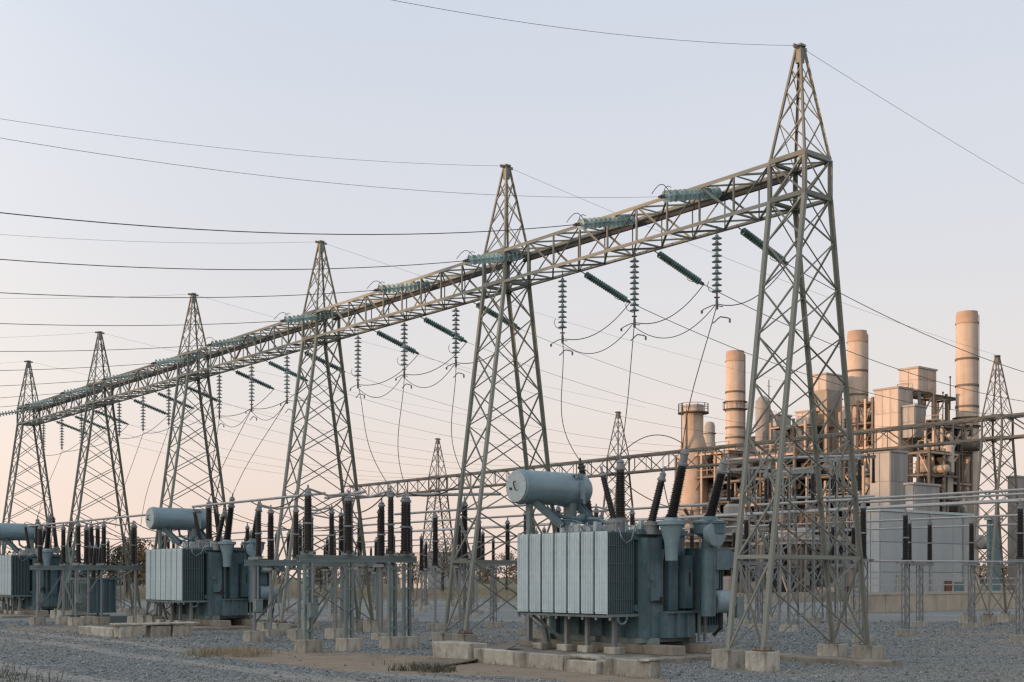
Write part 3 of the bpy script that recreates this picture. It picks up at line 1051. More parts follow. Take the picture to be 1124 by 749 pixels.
    tur = MB().lathe([(.20, -.62), (.20, -.40), (.40, -.30), (.42, -.06), (.46, -.05), (.46, 0), (.22, .06), (.17, .14)], 20, Matrix.Translation(tb5))
    tr5 = tur.build('bushing_turret', 'tank_paint', t, True)
    MB().lathe([(.33, -.12), (.34, .05), (.30, .06), (.01, .065)], 24, Matrix.Translation(tb5 + Vector((-.1, -.28, -.30))) @ Matrix.Rotation(R(90), 4, 'X')).build('manhole', 'conservator_paint', tr5, True)
    ped = MB().cyl(tb5 + Vector((0, .05, -2.4)), tb5 + Vector((0, .05, -.6)), .19, n=14)
    ped.build('turret_column', 'tank_paint', t, True)
    caps = {}
    caps['b4'] = tt4; caps['b5'] = tt5
    bushing(t, tb4 + Vector((0, 0, .05)), tt4, .155, .40)
    bushing(t, tb5 + Vector((0, 0, .08)), tt5, .155, .34)
    p1, q1 = lp(674, 571, 32.4), lp(662, 523, 32.6)
    bushing(t, p1, q1, .095, .12); caps['b1'] = q1
    p2, q2 = lp(681, 570, 33.0), lp(681, 516, 33.0)
    bushing(t, p2, q2, .155, .26); caps['b2'] = q2
    p3, q3 = lp(715, 574, 31.6), lp(726, 528, 31.6)
    bushing(t, p3, q3, .12, .22); caps['b3'] = q3
    p0, q0 = lp(648, 572, 37.2), lp(638.5, 514, 37.4)
    bushing(t, p0, q0, .13, .16, capm='porcelain'); caps['b0'] = q0
    for p in (p1, p2, p3, p0):
        MB().lathe([(.20, -.30), (.20, -.08), (.23, -.08), (.23, -.03), (.17, -.02), (.17, .03)], 16, Matrix.Translation(p)).build('bushing_flange', 'galv', t, True)
    # far side equipment: cabinet, cooler drums, cable boxes
    cab = MB().span(l(.72, 3.2, 2.25), l(1.25, 4.6, 2.78)).span(l(.70, 3.18, 2.78), l(1.27, 4.62, 2.82)).span(l(1.25, 3.3, 2.32), l(1.85, 4.3, 2.72)).span(l(.80, 3.5, 1.75), l(1.15, 4.2, 2.25))
    cab.build('tap_changer_box', 'tank_paint', t)
    cab = MB().span(l(.70, 3.75, .60), l(1.6, 5.6, 2.5))
    for k in range(8):
        cab.span(l(.78 + k * .1, 3.66, .8), l(.80 + k * .1, 3.76, 2.4))
    cab.build('cooler_bank', 'tank_paint', t)
    drum = MB().lathe([(.02, 0), (.26, .01), (.30, .05), (.30, .62), (.24, .72), (.02, .74)], 20, Matrix.Translation(l(.62, 3.3, 1.42)) @ Matrix.Rotation(R(90), 4, 'Y'))
    drum.build('oil_pump', 'conservator_paint', t, True)
    mbx = MB().span(l(1.36, 3.05, 1.0), l(1.62, 3.4, 1.55))
    mbx.build('marshalling_box', 'frame_paint', t)
    pp = MB().tube([l(1.0, 3.3, 1.15), l(1.0, 3.3, .75), l(.95, 3.5, .55)], .06, 8).tube([l(1.25, 3.25, 1.2), l(1.25, 3.25, .4)], .035, 7)
    pp.build('drain_pipe', 'dark', t, True)
    gau = MB().box(l(-.95, 3.78, 1.62), (.30, .10, .34)).box(l(-1.06, 3.76, 2.05), (.14, .12, .16))
    gau.build('gauge_box', 'tank_paint', t)
    MB().box(l(.38, 3.805, 2.0), (.03, .02, .36)).build('name_plate', 'dark', t)
    val = MB().cyl(l(-1.05, 3.72, 1.45), l(-.6, 3.72, 1.45), .022, n=6).cyl(l(-.75, 3.70, 1.36), l(-.75, 3.70, 1.56), .05, n=8)
    val.build('valve', 'dark', t)
    # clutter on the cover: valves, relief vents, conduit
    rr = random.Random(5)
    cl = MB()
    for k in range(34):
        u, v = rr.uniform(-1.15, .5), rr.uniform(4.15, 7.5)
        h = rr.uniform(.05, .26)
        if rr.random() < .5:
            cl.cyl(l(u, v, 3.25), l(u, v, 3.30 + h), rr.uniform(.02, .07), n=8)
            if rr.random() < .5:
                cl.cyl(l(u, v, 3.29 + h), l(u + rr.uniform(-.2, .2), v + rr.uniform(-.2, .2), 3.30 + h), .03, n=6)
        else:
            cl.box(l(u, v, 3.26 + h / 2), (rr.uniform(.06, .22), rr.uniform(.06, .22), h))
    for k in range(9):
        v = 4.2 + k * .36
        cl.tube([l(-1.2, v, 3.22), l(-1.2, v, 3.42 + rr.uniform(0, .1)), l(-1.0, v + .2, 3.46), l(-.6, v + .3, 3.26)], .015, 5)
    cl.build('cover_fitting', 'cap_paint', t)['kind'] = 'stuff'
    cd = MB().tube([l(-1.2, 4.2, 3.4), l(-1.5, 4.05, 3.0), l(-1.75, 4.0, 2.9), l(-1.9, 4.0, 3.05), l(-1.8, 4.2, 3.3)], .018, 6)
    cd.build('cable', 'galv', t, True)
    Mw = Matrix.Translation(t.location) @ Matrix.Rotation(TH, 4, 'Z')
    return t, {k: Mw @ v for k, v in caps.items()}


tf1, caps1 = make_transformer('large grey green oil transformer with pale radiators, nearest the camera', 0, 0)
tf2, caps2 = make_transformer('second transformer, left of centre, with pale radiators and barrel conservator', -.37, 23.9)
tf3, caps3 = make_transformer('transformer cut by the left edge of the picture', -.75, 43.8)

# droppers from the hanging strings to the bushings
vbz = Vector((0, 0, -.1))


def dropper(label, p, q, bow, r=.012, n=22):
    pts = []
    p, q = Vector(p), Vector(q)
    for i in range(n + 1):
        t = i / n
        w = p.lerp(q, t)
        w += bow * (math.sin(math.pi * t ** 1.5) if bow.length else 0)
        pts.append(w)
    wire('dropper_wire', label, pts, r, 'dropper wires')


up = Vector((0, 0, .34))
dropper('long curved dropper wire ending behind the large conservator', vert_bottom[0, 2] + vbz, caps1['b0'] + up * .4, E1 * .55)
dropper('dropper wire down to the upright middle bushing of the large transformer', vert_bottom[0, 1] + vbz, caps1['b2'] + up, E1 * -.05)
dropper('dropper wire down to the tall leaning bushing of the large transformer', vert_bottom[0, 0] + vbz, caps1['b4'] + up * 1.3, E1 * .12)
dropper('dropper wire from the right string, bay of second and third towers', vert_bottom[1, 0] + vbz, W(-.6, 12.2, 5.12), E1 * .5)
dropper('dropper wire from the middle string, bay of second and third towers', vert_bottom[1, 1] + vbz, W(-3.05, 11.7, 4.5), E1 * .45)
dropper('dropper wire from the left string, bay of second and third towers', vert_bottom[1, 2] + vbz, W(-3.7, 11.6, 4.6), E1 * .45)
dropper('dropper wire down to the upright bushing of the second transformer', vert_bottom[2, 1] + vbz, caps2['b2'] + up, E1 * .2)
dropper('dropper wire down to the leaning bushing of the second transformer', vert_bottom[2, 0] + vbz, caps2['b4'] + up, E1 * .3)
dropper('dropper wire down behind the second transformer conservator', vert_bottom[2, 2] + vbz, caps2['b0'] + up * .4, E1 * .5)
dropper('dropper wire, right of the bay before the fifth tower', vert_bottom[3, 0] + vbz, W(-1, 36, 4.4), E1 * .4)
dropper('dropper wire, middle of the bay before the fifth tower', vert_bottom[3, 1] + vbz, W(-1, 39, 4.4), E1 * .4)
dropper('dropper wire to the leftmost transformer', vert_bottom[4, 1] + vbz, caps3['b2'] + up, E1 * .3)


# ------------------------------------------------------------------ concrete work round the transformers
def block(name, u0, u1, v0, v1, z0, z1, m='concrete', b=.02, j=.012, seed=1, parent=None):
    me = bevel_block(name, (u1 - u0, v1 - v0, z1 - z0), m, b, j, seed)
    return obj(name, me, parent, Matrix.Translation(((u0 + u1) / 2, (v0 + v1) / 2, z0)))


def bund(label, du, dv, pieces):
    t = thing('containment_wall', label, 'concrete wall', W(du, dv), 'bund walls before the transformers')
    for i, p in enumerate(pieces):
        block('wall_block', *p, seed=30 + i, parent=t, b=.014, j=.03)
    return t


bund('low broken concrete bund wall in front of the large transformer', 0, 0,
     [(-5.42, -5.08, -.45, .85, -.1, .34), (-5.40, -5.10, .90, 2.2, -.1, .31), (-5.41, -5.09, 2.25, 3.9, -.1, .33), (-5.40, -5.08, 3.95, 5.5, -.1, .34),
      (-5.52, -4.95, 5.55, 7.0, -.1, .46), (-5.62, -5.36, .95, 1.9, -.1, .27), (-5.50, -5.02, -.50, -.15, .335, .39), (-5.46, -5.06, 1.2, 1.95, .30, .37)])
bund('low broken concrete bund wall in front of the second transformer', -.37, 23.9,
     [(-6.85, -6.1, -1.15, -.55, -.1, .40), (-5.75, -5.05, -1.10, -.6, -.1, .38), (-4.95, -4.2, -1.10, -.6, -.1, .38), (-7.0, -4.0, -1.2, -.5, .405, .47), (-6.9, -6.5, -.5, 2.6, -.1, .30)])
for (lab, du, dv) in (('concrete pad under the large transformer', 0, 0), ('concrete pad under the second transformer', -.37, 23.9), ('concrete pad under the leftmost transformer', -.75, 43.8)):
    t = thing('concrete_pad', lab, 'concrete pad', W(du, dv), 'transformer pads')
    block('slab', -3.2, 2.3, 2.4, 9.2, -.1, .12, 'concrete_dirty', seed=51, parent=t)
    block('rail_beam', -1.25, -.75, 2.9, 8.8, .115, .36, 'concrete_dirty', seed=52, parent=t)
    block('rail_beam', .15, .65, 2.9, 8.8, .115, .36, 'concrete_dirty', seed=53, parent=t)
    for k, vv in enumerate((4.4, 5.4, 6.2, 7.2)):
        block('pedestal', -1.95, -1.55, vv - .2, vv + .2, .115, .30, 'concrete', seed=54 + k, parent=t)
# cable trench edge running behind the near tower
t = thing('cable_trench', 'long low concrete trench edge running behind the near tower feet', 'trench', W(0, 0))
block('trench_wall', 1.0, 1.25, -1.6, 9.0, -.1, .12, 'concrete_dirty', seed=61, parent=t)
for k in range(8):
    block('cover_slab', 1.3, 2.0, -1.4 + k * 1.25, -.25 + k * 1.25, -.02, .12, 'concrete_dirty', seed=62 + k, parent=t)
# sheet lying against the bund wall
bm = MB()
n = 12
vs = []
for i in range(n + 1):
    s = i / n
    a, b_ = ground(455 + 112 * s, 729 - 12 * s - 2 * math.sin(s * 3)), ground(462 + 104 * s, 736 - 13 * s)
    z0 = .05 + .30 * s ** 2
    vs += [Vector((a.x, a.y, z0)), Vector((b_.x, b_.y, z0 - .03 + .02 * math.sin(s * 7)))]
fs = []
for i in range(n):
    k = 2 * i
    fs.append((k, k + 1, k + 3, k + 2))
m_ = len(vs)
vs2 = [v - Vector((0, 0, .03)) for v in vs]
fs2 = [tuple(j + m_ for j in f[::-1]) for f in fs]
side = []
for i in range(n):
    k = 2 * i
    side += [(k, k + 2, m_ + k + 2, m_ + k), (k + 1, m_ + k + 1, m_ + k + 3, k + 3)]
side += [(0, m_, m_ + 1, 1), (2 * n, 2 * n + 1, m_ + 2 * n + 1, m_ + 2 * n)]
bm.add(vs + vs2, fs + fs2 + side)
o = bm.build('metal_sheet', 'sheet', None, False, vs[0])
tag(o, 'warped brown metal sheet lying against the low concrete wall', 'sheet')


# ------------------------------------------------------------------ switchgear frames and bus supports
POST = {}


def post_insulator(parent, p, L, rad=.12, m='porcelain', split=True, name='post_insulator', lean=(0, 0)):
    p = Vector(p)
    q = p + Vector((lean[0], lean[1], L))
    b = bushing(parent, p, q, rad, .14, m, 'galv', name)
    if split:
        f = obj('joint_flange', unit('P', 'galv'), b, Matrix.Translation((0, 0, .5)) @ Matrix.Diagonal((rad * 2.1, rad * 2.1, .05 / L, 1)))
    return b


PBLK = [bevel_block('foundation', (.55, .55, .55), 'concrete', .012, .015, 80 + i, .04) for i in range(4)]


def column(parent, x, y, zt, style=0, plinth=.35):
    f = obj('foundation', PBLK[random.randrange(4)], parent, Matrix.Translation((x, y, plinth - .55)) @ Matrix.Rotation(random.uniform(-.1, .1), 4, 'Z'))
    if style == 0:                                  # twin channels with battens
        for s in (-1, 1):
            mem(parent, 'column', (x + s * .10, y, plinth - .02), (x + s * .10, y, zt), .075, 'C', 'frame_paint', (-s, 0, 0), .10)
        for k in range(4):
            z = plinth + .25 + k * (zt - plinth - .4) / 3
            mem(parent, 'batten', (x - .13, y - .06, z), (x + .13, y - .06, z), .06, 'B', 'frame_paint', (0, 0, 1), .012)
    elif style == 1:                                # single pipe
        mem(parent, 'column', (x, y, plinth - .02), (x, y, zt), .10, 'P', 'galv')
        mem(parent, 'base_plate', (x, y, plinth - .01), (x, y, plinth + .02), .28, 'B', 'galv')
    else:                                           # small lattice column
        h = .095
        for sx in (-h, h):
            for sy in (-h, h):
                mem(parent, 'column', (x + sx, y + sy, plinth - .02), (x + sx, y + sy, zt), .04, 'L', 'galv', (-sx, -sy, 0))
        nn = 7
        for k in range(nn):
            z0, z1 = plinth + (zt - plinth) * k / nn, plinth + (zt - plinth) * (k + 1) / nn
            for (a, b_) in (((-h, -h), (h, -h)), ((-h, -h), (-h, h))):
                p0, p1 = (a, b_) if k % 2 else (b_, a)
                mem(parent, 'lacing', (x + p0[0], y + p0[1], z0), (x + p1[0], y + p1[1], z1), .03, 'L', 'galv')


def switch_frame(label, u, v, us, zt, posts, style=0, width=.24, extra=True, group='disconnector frames', plinth=.35):
    """steel table along u carrying post insulators; us: columns; posts: (u, dv, length, radius)"""
    t = thing('disconnector', label, 'switchgear', W(u, v), group)
    for x in us:
        column(t, x, 0, zt, style, plinth)
    mem(t, 'beam', (us[0] - .3, 0, zt + .12), (us[-1] + .3, 0, zt + .12), .19, 'C', 'frame_paint', (0, 0, 1), .17)
    for x in us:
        mem(t, 'cross_arm', (x, -.35, zt + .26), (x, .35, zt + .26), .09, 'C', 'frame_paint', (0, 0, 1))
    tops = []
    for (x, dv, L, rad) in posts:
        post_insulator(t, (x, dv, zt + .28), L, rad)
        tops.append(Vector((x, dv, zt + .28 + L + .2)))
    if extra and len(tops) > 1:
        for a, b in zip(tops[:-1], tops[1:]):
            mid = (a + b) / 2 + Vector((0, 0, -.12))
            pts = [a, a.lerp(b, .25) + Vector((0, 0, -.06)), mid, a.lerp(b, .75) + Vector((0, 0, -.06)), b]
            MB().tube(pts, .032, 7).build('contact_arm', 'bus', t, True)
        mem(t, 'drive_rod', (us[0], -.25, .9), (us[0], -.25, zt), .05, 'P', 'galv')
        MB().box((us[0], -.25, 1.15), (.24, .20, .36)).box((us[0], -.25, 1.345), (.27, .23, .03)).build('drive_box', 'frame_paint', t)
        mem(t, 'diagonal_brace', (us[0], .02, plinth + .2), (us[min(1, len(us) - 1)], .02, zt - .1), .05, 'L', 'frame_paint')
    return t


switch_frame('grey disconnector frame with black posts, left of the second tower', -6.4, 11.6, (0, 1.30, 2.75, 3.25), 2.45,
             [(0, 0, 1.55, .13), (1.22, -.1, 1.45, .13), (1.48, .25, 1.45, .12), (2.7, 0, 1.62, .11), (3.1, -.1, 1.5, .12), (3.35, .1, 1.5, .12)])
switch_frame('disconnector frame on pipe legs in front of the second transformer', -4.9, 17.6, (0, 1.6, 3.0), 2.4,
             [(.2, .1, 1.5, .11), (1.5, 0, 1.5, .11), (2.9, .1, 1.5, .11)], 1)
switch_frame('left disconnector frame beside the leftmost transformer', -5.6, 36.0, (0, 1.1, 2.2), 2.35, [(.1, 0, 1.5, .12), (1.1, 0, 1.5, .12), (2.1, 0, 1.5, .12), (2.3, .4, 1.5, .12)], 1)
switch_frame('disconnector frame on pipe legs below the fifth tower', -4.6, 34.2, (0, 1.1, 2.6), 2.35, [(.1, 0, 1.6, .12), (1.2, 0, 1.6, .12), (2.5, 0, 1.6, .12), (2.7, .3, 1.6, .12)], 1)
switch_frame('disconnector frame close behind the second tower legs', 3.4, 12.4, (0, 1.7, 3.4), 2.45, [(0, 0, 1.5, .11), (1.7, 0, 1.5, .11), (3.4, 0, 1.5, .11)], 0)
switch_frame('disconnector frame behind the second transformer right end', 1.2, 24.6, (0, 1.6, 3.2), 2.45, [(0, 0, 1.6, .12), (1.6, 0, 1.6, .12), (3.2, 0, 1.6, .12)], 0)


def bus_support(label, u, v, posts=1, zt=2.55, L=1.6, rad=.10, style=2, group='bus supports'):
    t = thing('bus_support', label, 'bus support', W(u, v), group)
    column(t, 0, 0, zt, style, .22)
    if posts == 1:
        mem(t, 'top_plate', (0, -.3, zt + .03), (0, .3, zt + .03), .10, 'C', 'galv', (0, 0, 1), .3)
        post_insulator(t, (0, 0, zt + .08), L, rad, 'porcelain_grey')
    else:
        w = .75 * (posts - 1)
        mem(t, 'cross_arm', (-w - .2, 0, zt + .05), (w + .2, 0, zt + .05), .14, 'C', 'galv', (0, 0, 1))
        for k in range(posts):
            post_insulator(t, (-w + 1.5 * k, 0, zt + .12), L, rad, 'porcelain_grey')
    return t


BS = []
# right-hand side of the yard
BS += [(9.9, 5.2, 1, 'lattice bus support standing just right of the near tower'), (22.4, 11.2, 2, 'twin post bus support before the pale panelled building'),
       (14.0, 2.2, 1, 'bus support cut by the right edge of the picture'),
       (-.6, 12.2, 1, 'tall bus support between the legs of the second tower')]
row_names = {8: 'first row behind the front gantry', 15: 'second row behind the front gantry', 23: 'third row behind the front gantry', 31: 'fourth row behind the front gantry'}
for u in (8, 15, 23, 31):
    k = 0
    for v in np.arange(7.0 + (u % 3), 62 if u < 30 else 76, 6.4):
        if (u == 8 and v < 10) or (u == 31 and v < 20): continue
        BS.append((u + random.uniform(-.4, .4), float(v), 2 if (k % 3 == 1) else 1, None))
        k += 1
for v in (20.9, 24.2, 27.0, 30.3):
    BS.append((2.4 + random.uniform(-.4, .4), v, -1, None))
for u, v in ((-1.0, 16.2), (-2.6, 20.8), (-2.0, 38.6), (-1.4, 41.0)):
    BS.append((u, v, -1, None))
for u in (5, 12, 19):
    k = 0
    for v in np.arange(15.0 + u * .3, 62, 5.3):
        BS.append((u + random.uniform(-.5, .5), float(v), -1, None))
        k += 1
# labels from where each one shows in the picture
items = []
for (u, v, np_, lab) in BS:
    x = px_of(W(u, v))
    items.append([x, u, v, np_, lab])
items.sort()
marks = [(0, 130, 'behind the leftmost transformer'), (130, 240, 'behind the second transformer'), (240, 345, 'left of the third tower'), (345, 420, 'right of the third tower'),
         (420, 490, 'left of the second tower'), (490, 600, 'behind the second tower legs'), (600, 700, 'behind the large transformer radiators'),
         (700, 800, 'behind the large transformer tank'), (800, 960, 'seen through the near tower legs'), (960, 1300, 'right of the near tower')]
cnt = {}
for it in items:
    for a, b, ph in marks:
        if a <= it[0] < b:
            it.append(ph)
            cnt.setdefault(ph, []).append(it)
for ph, L in cnt.items():
    for i, it in enumerate(L):
        nth = ['leftmost', 'second from left', 'third from left', 'fourth from left', 'fifth from left', 'sixth from left', 'seventh from left', 'eighth from left', 'ninth from left', 'tenth from left', 'eleventh from left', 'twelfth from left', 'thirteenth from left', 'fourteenth from left', 'fifteenth from left', 'sixteenth from left', 'seventeenth from left', 'eighteenth from left', 'nineteenth from left', 'twentieth from left'][min(i, 19)]
        lab = it[4] or (f'{nth} of the bus supports {ph}' if len(L) > 1 else f'single bus support {ph}')
        if not (-30 < it[0] < 1180): continue
        if it[3] < 0:
            bus_support(lab, it[1], it[2], 1, 2.3 + .3 * random.random(), 1.9, .13, 1)
        else:
            bus_support(lab, it[1], it[2], it[3], rad=.12)


def bus_pipe(label, u, v0, v1, z, r=.045):
    o = MB().cyl(W(u, v0, z), W(u, v1, z), r, n=8).build('bus_pipe', 'bus', None, True)
    return tag(o, label, 'bus pipe', 'tubular bus bars')


def bus_pipe2(label, p, q, r=.045):
    o = MB().cyl(p, q, r, n=8).build('bus_pipe', 'bus', None, True)
    return tag(o, label, 'bus pipe', 'tubular bus bars')


zt = 2.55 + .08 + 1.6 + .28
bus_pipe('nearest long tubular bus bar behind the front gantry', 8, 10, 60, zt)
bus_pipe('tubular bus bar running right from the near tower, lowest of three', 9.9, -8, 9.5, zt + .02)
bus_pipe('tubular bus bar running right from the near tower, middle of three', 14.4, -14, 40, zt)
bus_pipe('tubular bus bar running right past the near tower, topmost of three', 15.3, -14, 60, zt + .1)
bus_pipe('tubular bus bar over the third row of supports', 23, -10, 60, zt)
bus_pipe('tubular bus bar over the farthest row of supports', 31, -10, 74, zt)
bus_pipe2('curved grey bus strap beside the frame left of the second tower', W(-3.1, 11.7, 4.45), W(1.6, 13.2, 4.75), .05)
bus_pipe2('horizontal bus bar above the disconnector behind the second tower', W(3.4, 12.4, 4.5), W(3.4, 22.0, 4.5), .045)
bus_pipe2('bus bar above the second transformer bushings', W(-1.5, 19.0, 4.95), W(-1.5, 29.5, 4.95), .05)
bus_pipe2('upper bus bar crossing above the second transformer right end', W(-2.4, 15.0, 4.75), W(.6, 22.5, 5.05), .05)
bus_pipe2('bus bar above the leftmost transformer bushings', W(-1.5, 33.0, 4.8), W(-1.5, 50.0, 4.8), .05)


# ------------------------------------------------------------------ power plant behind the yard
def solve_len(C, axis, px):
    """length along axis from C at which the point shows at px"""
    k = (px - 562) / FPX
    den = axis.x - k * axis.y
    return (k * C.y - C.x) / den


def zy(y, d):
    return CAMZ + (HZ - y) / FPX * d


def panel_faces(t, lu, lv, z0, z1, m, nu, nv, nz, gap=.06, proud=.05):
    """cladding panels on the two walls that face the yard"""
    h = (z1 - z0) / nz
    for k in range(nz):
        a, b = z0 + k * h + gap / 2, z0 + (k + 1) * h - gap / 2
        for i in range(nv):
            w = lv / nv
            o = obj('panel', unit('B', m), t)
            o.matrix_basis = Matrix.Translation((-proud / 2, (i + .5) * w, a)) @ Matrix.Diagonal((proud, w - gap, b - a, 1))
        for i in range(nu):
            w = lu / nu
            o = obj('panel', unit('B', m), t)
            o.matrix_basis = Matrix.Translation(((i + .5) * w, -proud / 2, a)) @ Matrix.Diagonal((w - gap, proud, b - a, 1))


def pbox(name, label, cat, c, l, r, top, bot, d, m, grid=(2, 2, 3), roof='plant_grey', group=None, eave=.15):
    C = at(c, HZ, d); C.z = 0
    lv, lu = solve_len(C, E1, l), solve_len(C, E2, r)
    z1 = zy(top, d)
    z0 = 0 if bot is None else zy(bot, d)
    t = thing(name, label, cat, C, group)
    MB().span((.02, .02, z0), (lu, lv, z1)).build('wall', m, t)
    MB().span((-eave, -eave, z1 + .003), (lu + eave, lv + eave, z1 + .22)).build('roof', roof, t)
    panel_faces(t, lu, lv, z0 + .02, z1 - .02, m, *grid)
    return t, lu, lv, z0, z1


def railing(t, pts, h=1.05, m='plant_steel'):
    for a, b in zip(pts[:-1], pts[1:]):
        a, b = Vector(a), Vector(b)
        for k in (.55, 1.0):
            mem(t, 'rail', a + Vector((0, 0, h * k)), b + Vector((0, 0, h * k)), .06, 'B', m)
        n = max(1, int((b - a).length / 1.6))
        for i in range(n + 1):
            p = a.lerp(b, i / n)
            mem(t, 'rail_post', p, p + Vector((0, 0, h)), .06, 'B', m)


def smokestack(label, px, d, top, width_px, rings):
    r = width_px / 2 / FPX * d
    C = at(px, HZ, d); C.z = 0
    z1 = zy(top, d)
    t = thing('smokestack', label, 'smokestack', C, 'plant smokestacks')
    MB().lathe([(r * 1.03, 0), (r * 1.01, z1 * .5), (r, z1 - 1.3)], 32).build('shaft', 'stack_cream', t, True)
    MB().lathe([(r * 1.001, z1 - 1.3), (r * 1.001, z1 - .35), (r * .95, z1 - .3), (r * .95, z1), (r * .86, z1), (r * .86, z1 - 1.2), (.05, z1 - 1.25)], 32).build('sooty_rim', 'stack_soot', t, True)
    for y in rings:
        z = zy(y, d)
        MB().lathe([(r * 1.0, z - .12), (r * 1.075, z - .12), (r * 1.075, z + .12), (r * 1.0, z + .12)], 32).build('band', 'plant_steel', t, True)
    z = z1 - 1.35
    MB().lathe([(r * 1.0, z - .1), (r * 1.07, z - .1), (r * 1.07, z + .1), (r * 1.0, z + .1)], 32).build('band', 'stack_soot', t, True)
    z = zy(rings[1] if px < 900 else 470, d)
    MB().lathe([(r, z + .13), (r + .42, z + .13), (r + .42, z + .2), (r, z + .2)], 24).build('platform', 'plant_steel', t)
    for k in range(14):
        a = 2 * math.pi * k / 14
        mem(t, 'rail_post', ((r + .38) * math.cos(a), (r + .38) * math.sin(a), z + .2), ((r + .38) * math.cos(a), (r + .38) * math.sin(a), z + 1.2), .05, 'B', 'plant_steel')
    MB().lathe([(r + .36, z + 1.17), (r + .41, z + 1.17), (r + .41, z + 1.22), (r + .36, z + 1.22)], 24).build('rail', 'plant_steel', t)
    lad = MB()
    a0 = math.radians(-60)
    for s in (-.2, .2):
        x, y = (r + .07) * math.cos(a0) + s * math.sin(a0), (r + .07) * math.sin(a0) - s * math.cos(a0)
        lad.cyl((x, y, 8), (x, y, z1 - .5), .035, n=5)
    lad.build('ladder', 'plant_steel', t)
    return t, r, z1


s3 = smokestack('tallest smokestack, at the right', 1061.5, 150, 343, 23.5, (395, 424, 447, 470))
s2 = smokestack('middle smokestack, just right of the near tower', 941, 161, 364, 21.5, (408, 434, 466))
s1 = smokestack('leftmost of the three smokestacks, left of the near tower', 807, 175, 386, 20.5, (431, 451, 470, 481))

pbox('filter_house', 'pinkish box house on a raised platform, left of the tallest smokestack', 'building', 1008, 987, 1027.5, 404, 429, 149, 'plant_cream', (2, 2, 2))
pbox('boiler_casing', 'tall cream boiler casing under the raised box house', 'building', 986, 960, 1002, 426, 560, 147, 'plant_cream', (2, 3, 5))
pbox('duct_house', 'dark grey cladding box right of the cream boiler casing', 'building', 1004, 990, 1016, 446, 480, 146, 'plant_grey', (2, 2, 2))
t, lu, lv, z0, z1 = pbox('hopper_house', 'cream hopper house seen behind the near tower right legs', 'building', 907, 891, 925, 411, 428, 158, 'plant_cream', (2, 2, 1))
hp = MB()
hp.add([(0, 0, z0), (lu, 0, z0), (lu, lv, z0), (0, lv, z0), (lu * .3, lv * .3, z0 - 2.4), (lu * .8, lv * .3, z0 - 2.4), (lu * .8, lv * .8, z0 - 2.4), (lu * .3, lv * .8, z0 - 2.4)],
       [(0, 1, 5, 4), (1, 2, 6, 5), (2, 3, 7, 6), (3, 0, 4, 7), (4, 5, 6, 7)])
hp.build('hopper', 'plant_grey', t)
for (a, b) in ((.08, .08), (.92, .08), (.08, .92), (.92, .92)):
    mem(t, 'support_post', (lu * a, lv * b, 0), (lu * a, lv * b, z0), .35, 'B', 'plant_tan')
pbox('boiler_casing', 'tan boiler casing below the hopper house', 'building', 908, 893, 924, 437, 600, 162, 'plant_tan', (2, 2, 6))
pbox('boiler_casing', 'cream boiler casing left of the middle smokestack base', 'building', 930, 922, 952, 447, 600, 170, 'plant_cream', (2, 1, 6))
pbox('equipment_block', 'grey white block with a small roof, behind the twin post support', 'building', 977, 955, 996, 496, None, 124, 'plant_grey', (2, 2, 5))
pbox('equipment_block', 'low concrete block below the tallest smokestack', 'building', 1003, 994, 1031, 532, None, 116, 'plant_grey', (3, 1, 4))
t, lu, lv, z0, z1 = pbox('panel_building', 'pale blue grey panelled building behind the right-hand bus supports', 'building', 966, 946, 1070, 561, None, 100, 'panel_pale', (4, 2, 3), 'cap_paint')
for (x, w, za, zb_, m) in ((2.2, 1.1, 0, 2.2, 'plant_grey'), (9.3, 1.0, .6, 1.7, 'rust'), (10.6, 1.3, .6, 1.6, 'teal_sheet')):
    if x + w < lu:
        MB().span((x, -.16, za), (x + w, -.02, zb_)).span((x - .06, -.11, za), (x + w + .06, -.055, zb_ + .06)).build('louvre' if za else 'door', m, t)
mem(t, 'down_pipe', (lu * .5, -.12, 0), (lu * .5, -.12, z1), .14, 'P', 'plant_grey'); mem(t, 'down_pipe', (lu * .86, -.12, 0), (lu * .86, -.12, z1), .14, 'P', 'plant_grey')
pbox('teal_panel_shed', 'teal metal shed behind the right rear tower', 'shed', 1087, 1083, 1098, 571, None, 92, 'teal_sheet', (1, 1, 2))
pbox('equipment_block', 'grey block at the right edge beyond the rear tower', 'building', 1116, 1106, 1150, 524, None, 150, 'plant_grey', (3, 2, 4))
pbox('white_duct_box', 'white duct box between the smokestack and near tower', 'building', 852, 842, 868, 456, 486, 165, 'panel_pale', (2, 2, 2))
pbox('white_duct_box', 'cream duct box right of the near tower rear leg', 'building', 888, 874, 898, 452, 500, 160, 'plant_cream', (1, 2, 3))

# silo and the short fat vessel with a platform
d = 166
C = at(837.5, HZ, d); C.z = 0
t = thing('silo', 'corrugated grey silo left of the near tower', 'silo', C)
r = 8.3 / FPX * d
za, zb = zy(520, d), zy(441, d)
prof = []
for k in range(24):
    z = za + (zb - za) * k / 23
    prof.append((r * (1.0 if k % 2 else .965), z))
MB().lathe(prof + [(r * .5, zb + .6), (.05, zb + .8)], 28).build('shell', 'plant_grey', t, True)
MB().lathe([(r * .4, 0), (r * .4, za - 2), (r * .98, za)], 20).build('hopper', 'plant_grey', t, True)
C2 = at(844, HZ, 150); C2.z = 0
t = thing('antenna_mast', 'thin antenna mast beside the silo', 'mast', C2)
mem(t, 'mast', (0, 0, 0), (0, 0, zy(417, 150)), .12, 'P', 'plant_steel')
mem(t, 'arm', (-.4, 0, zy(424, 150)), (.4, 0, zy(424, 150)), .06, 'P', 'plant_steel')

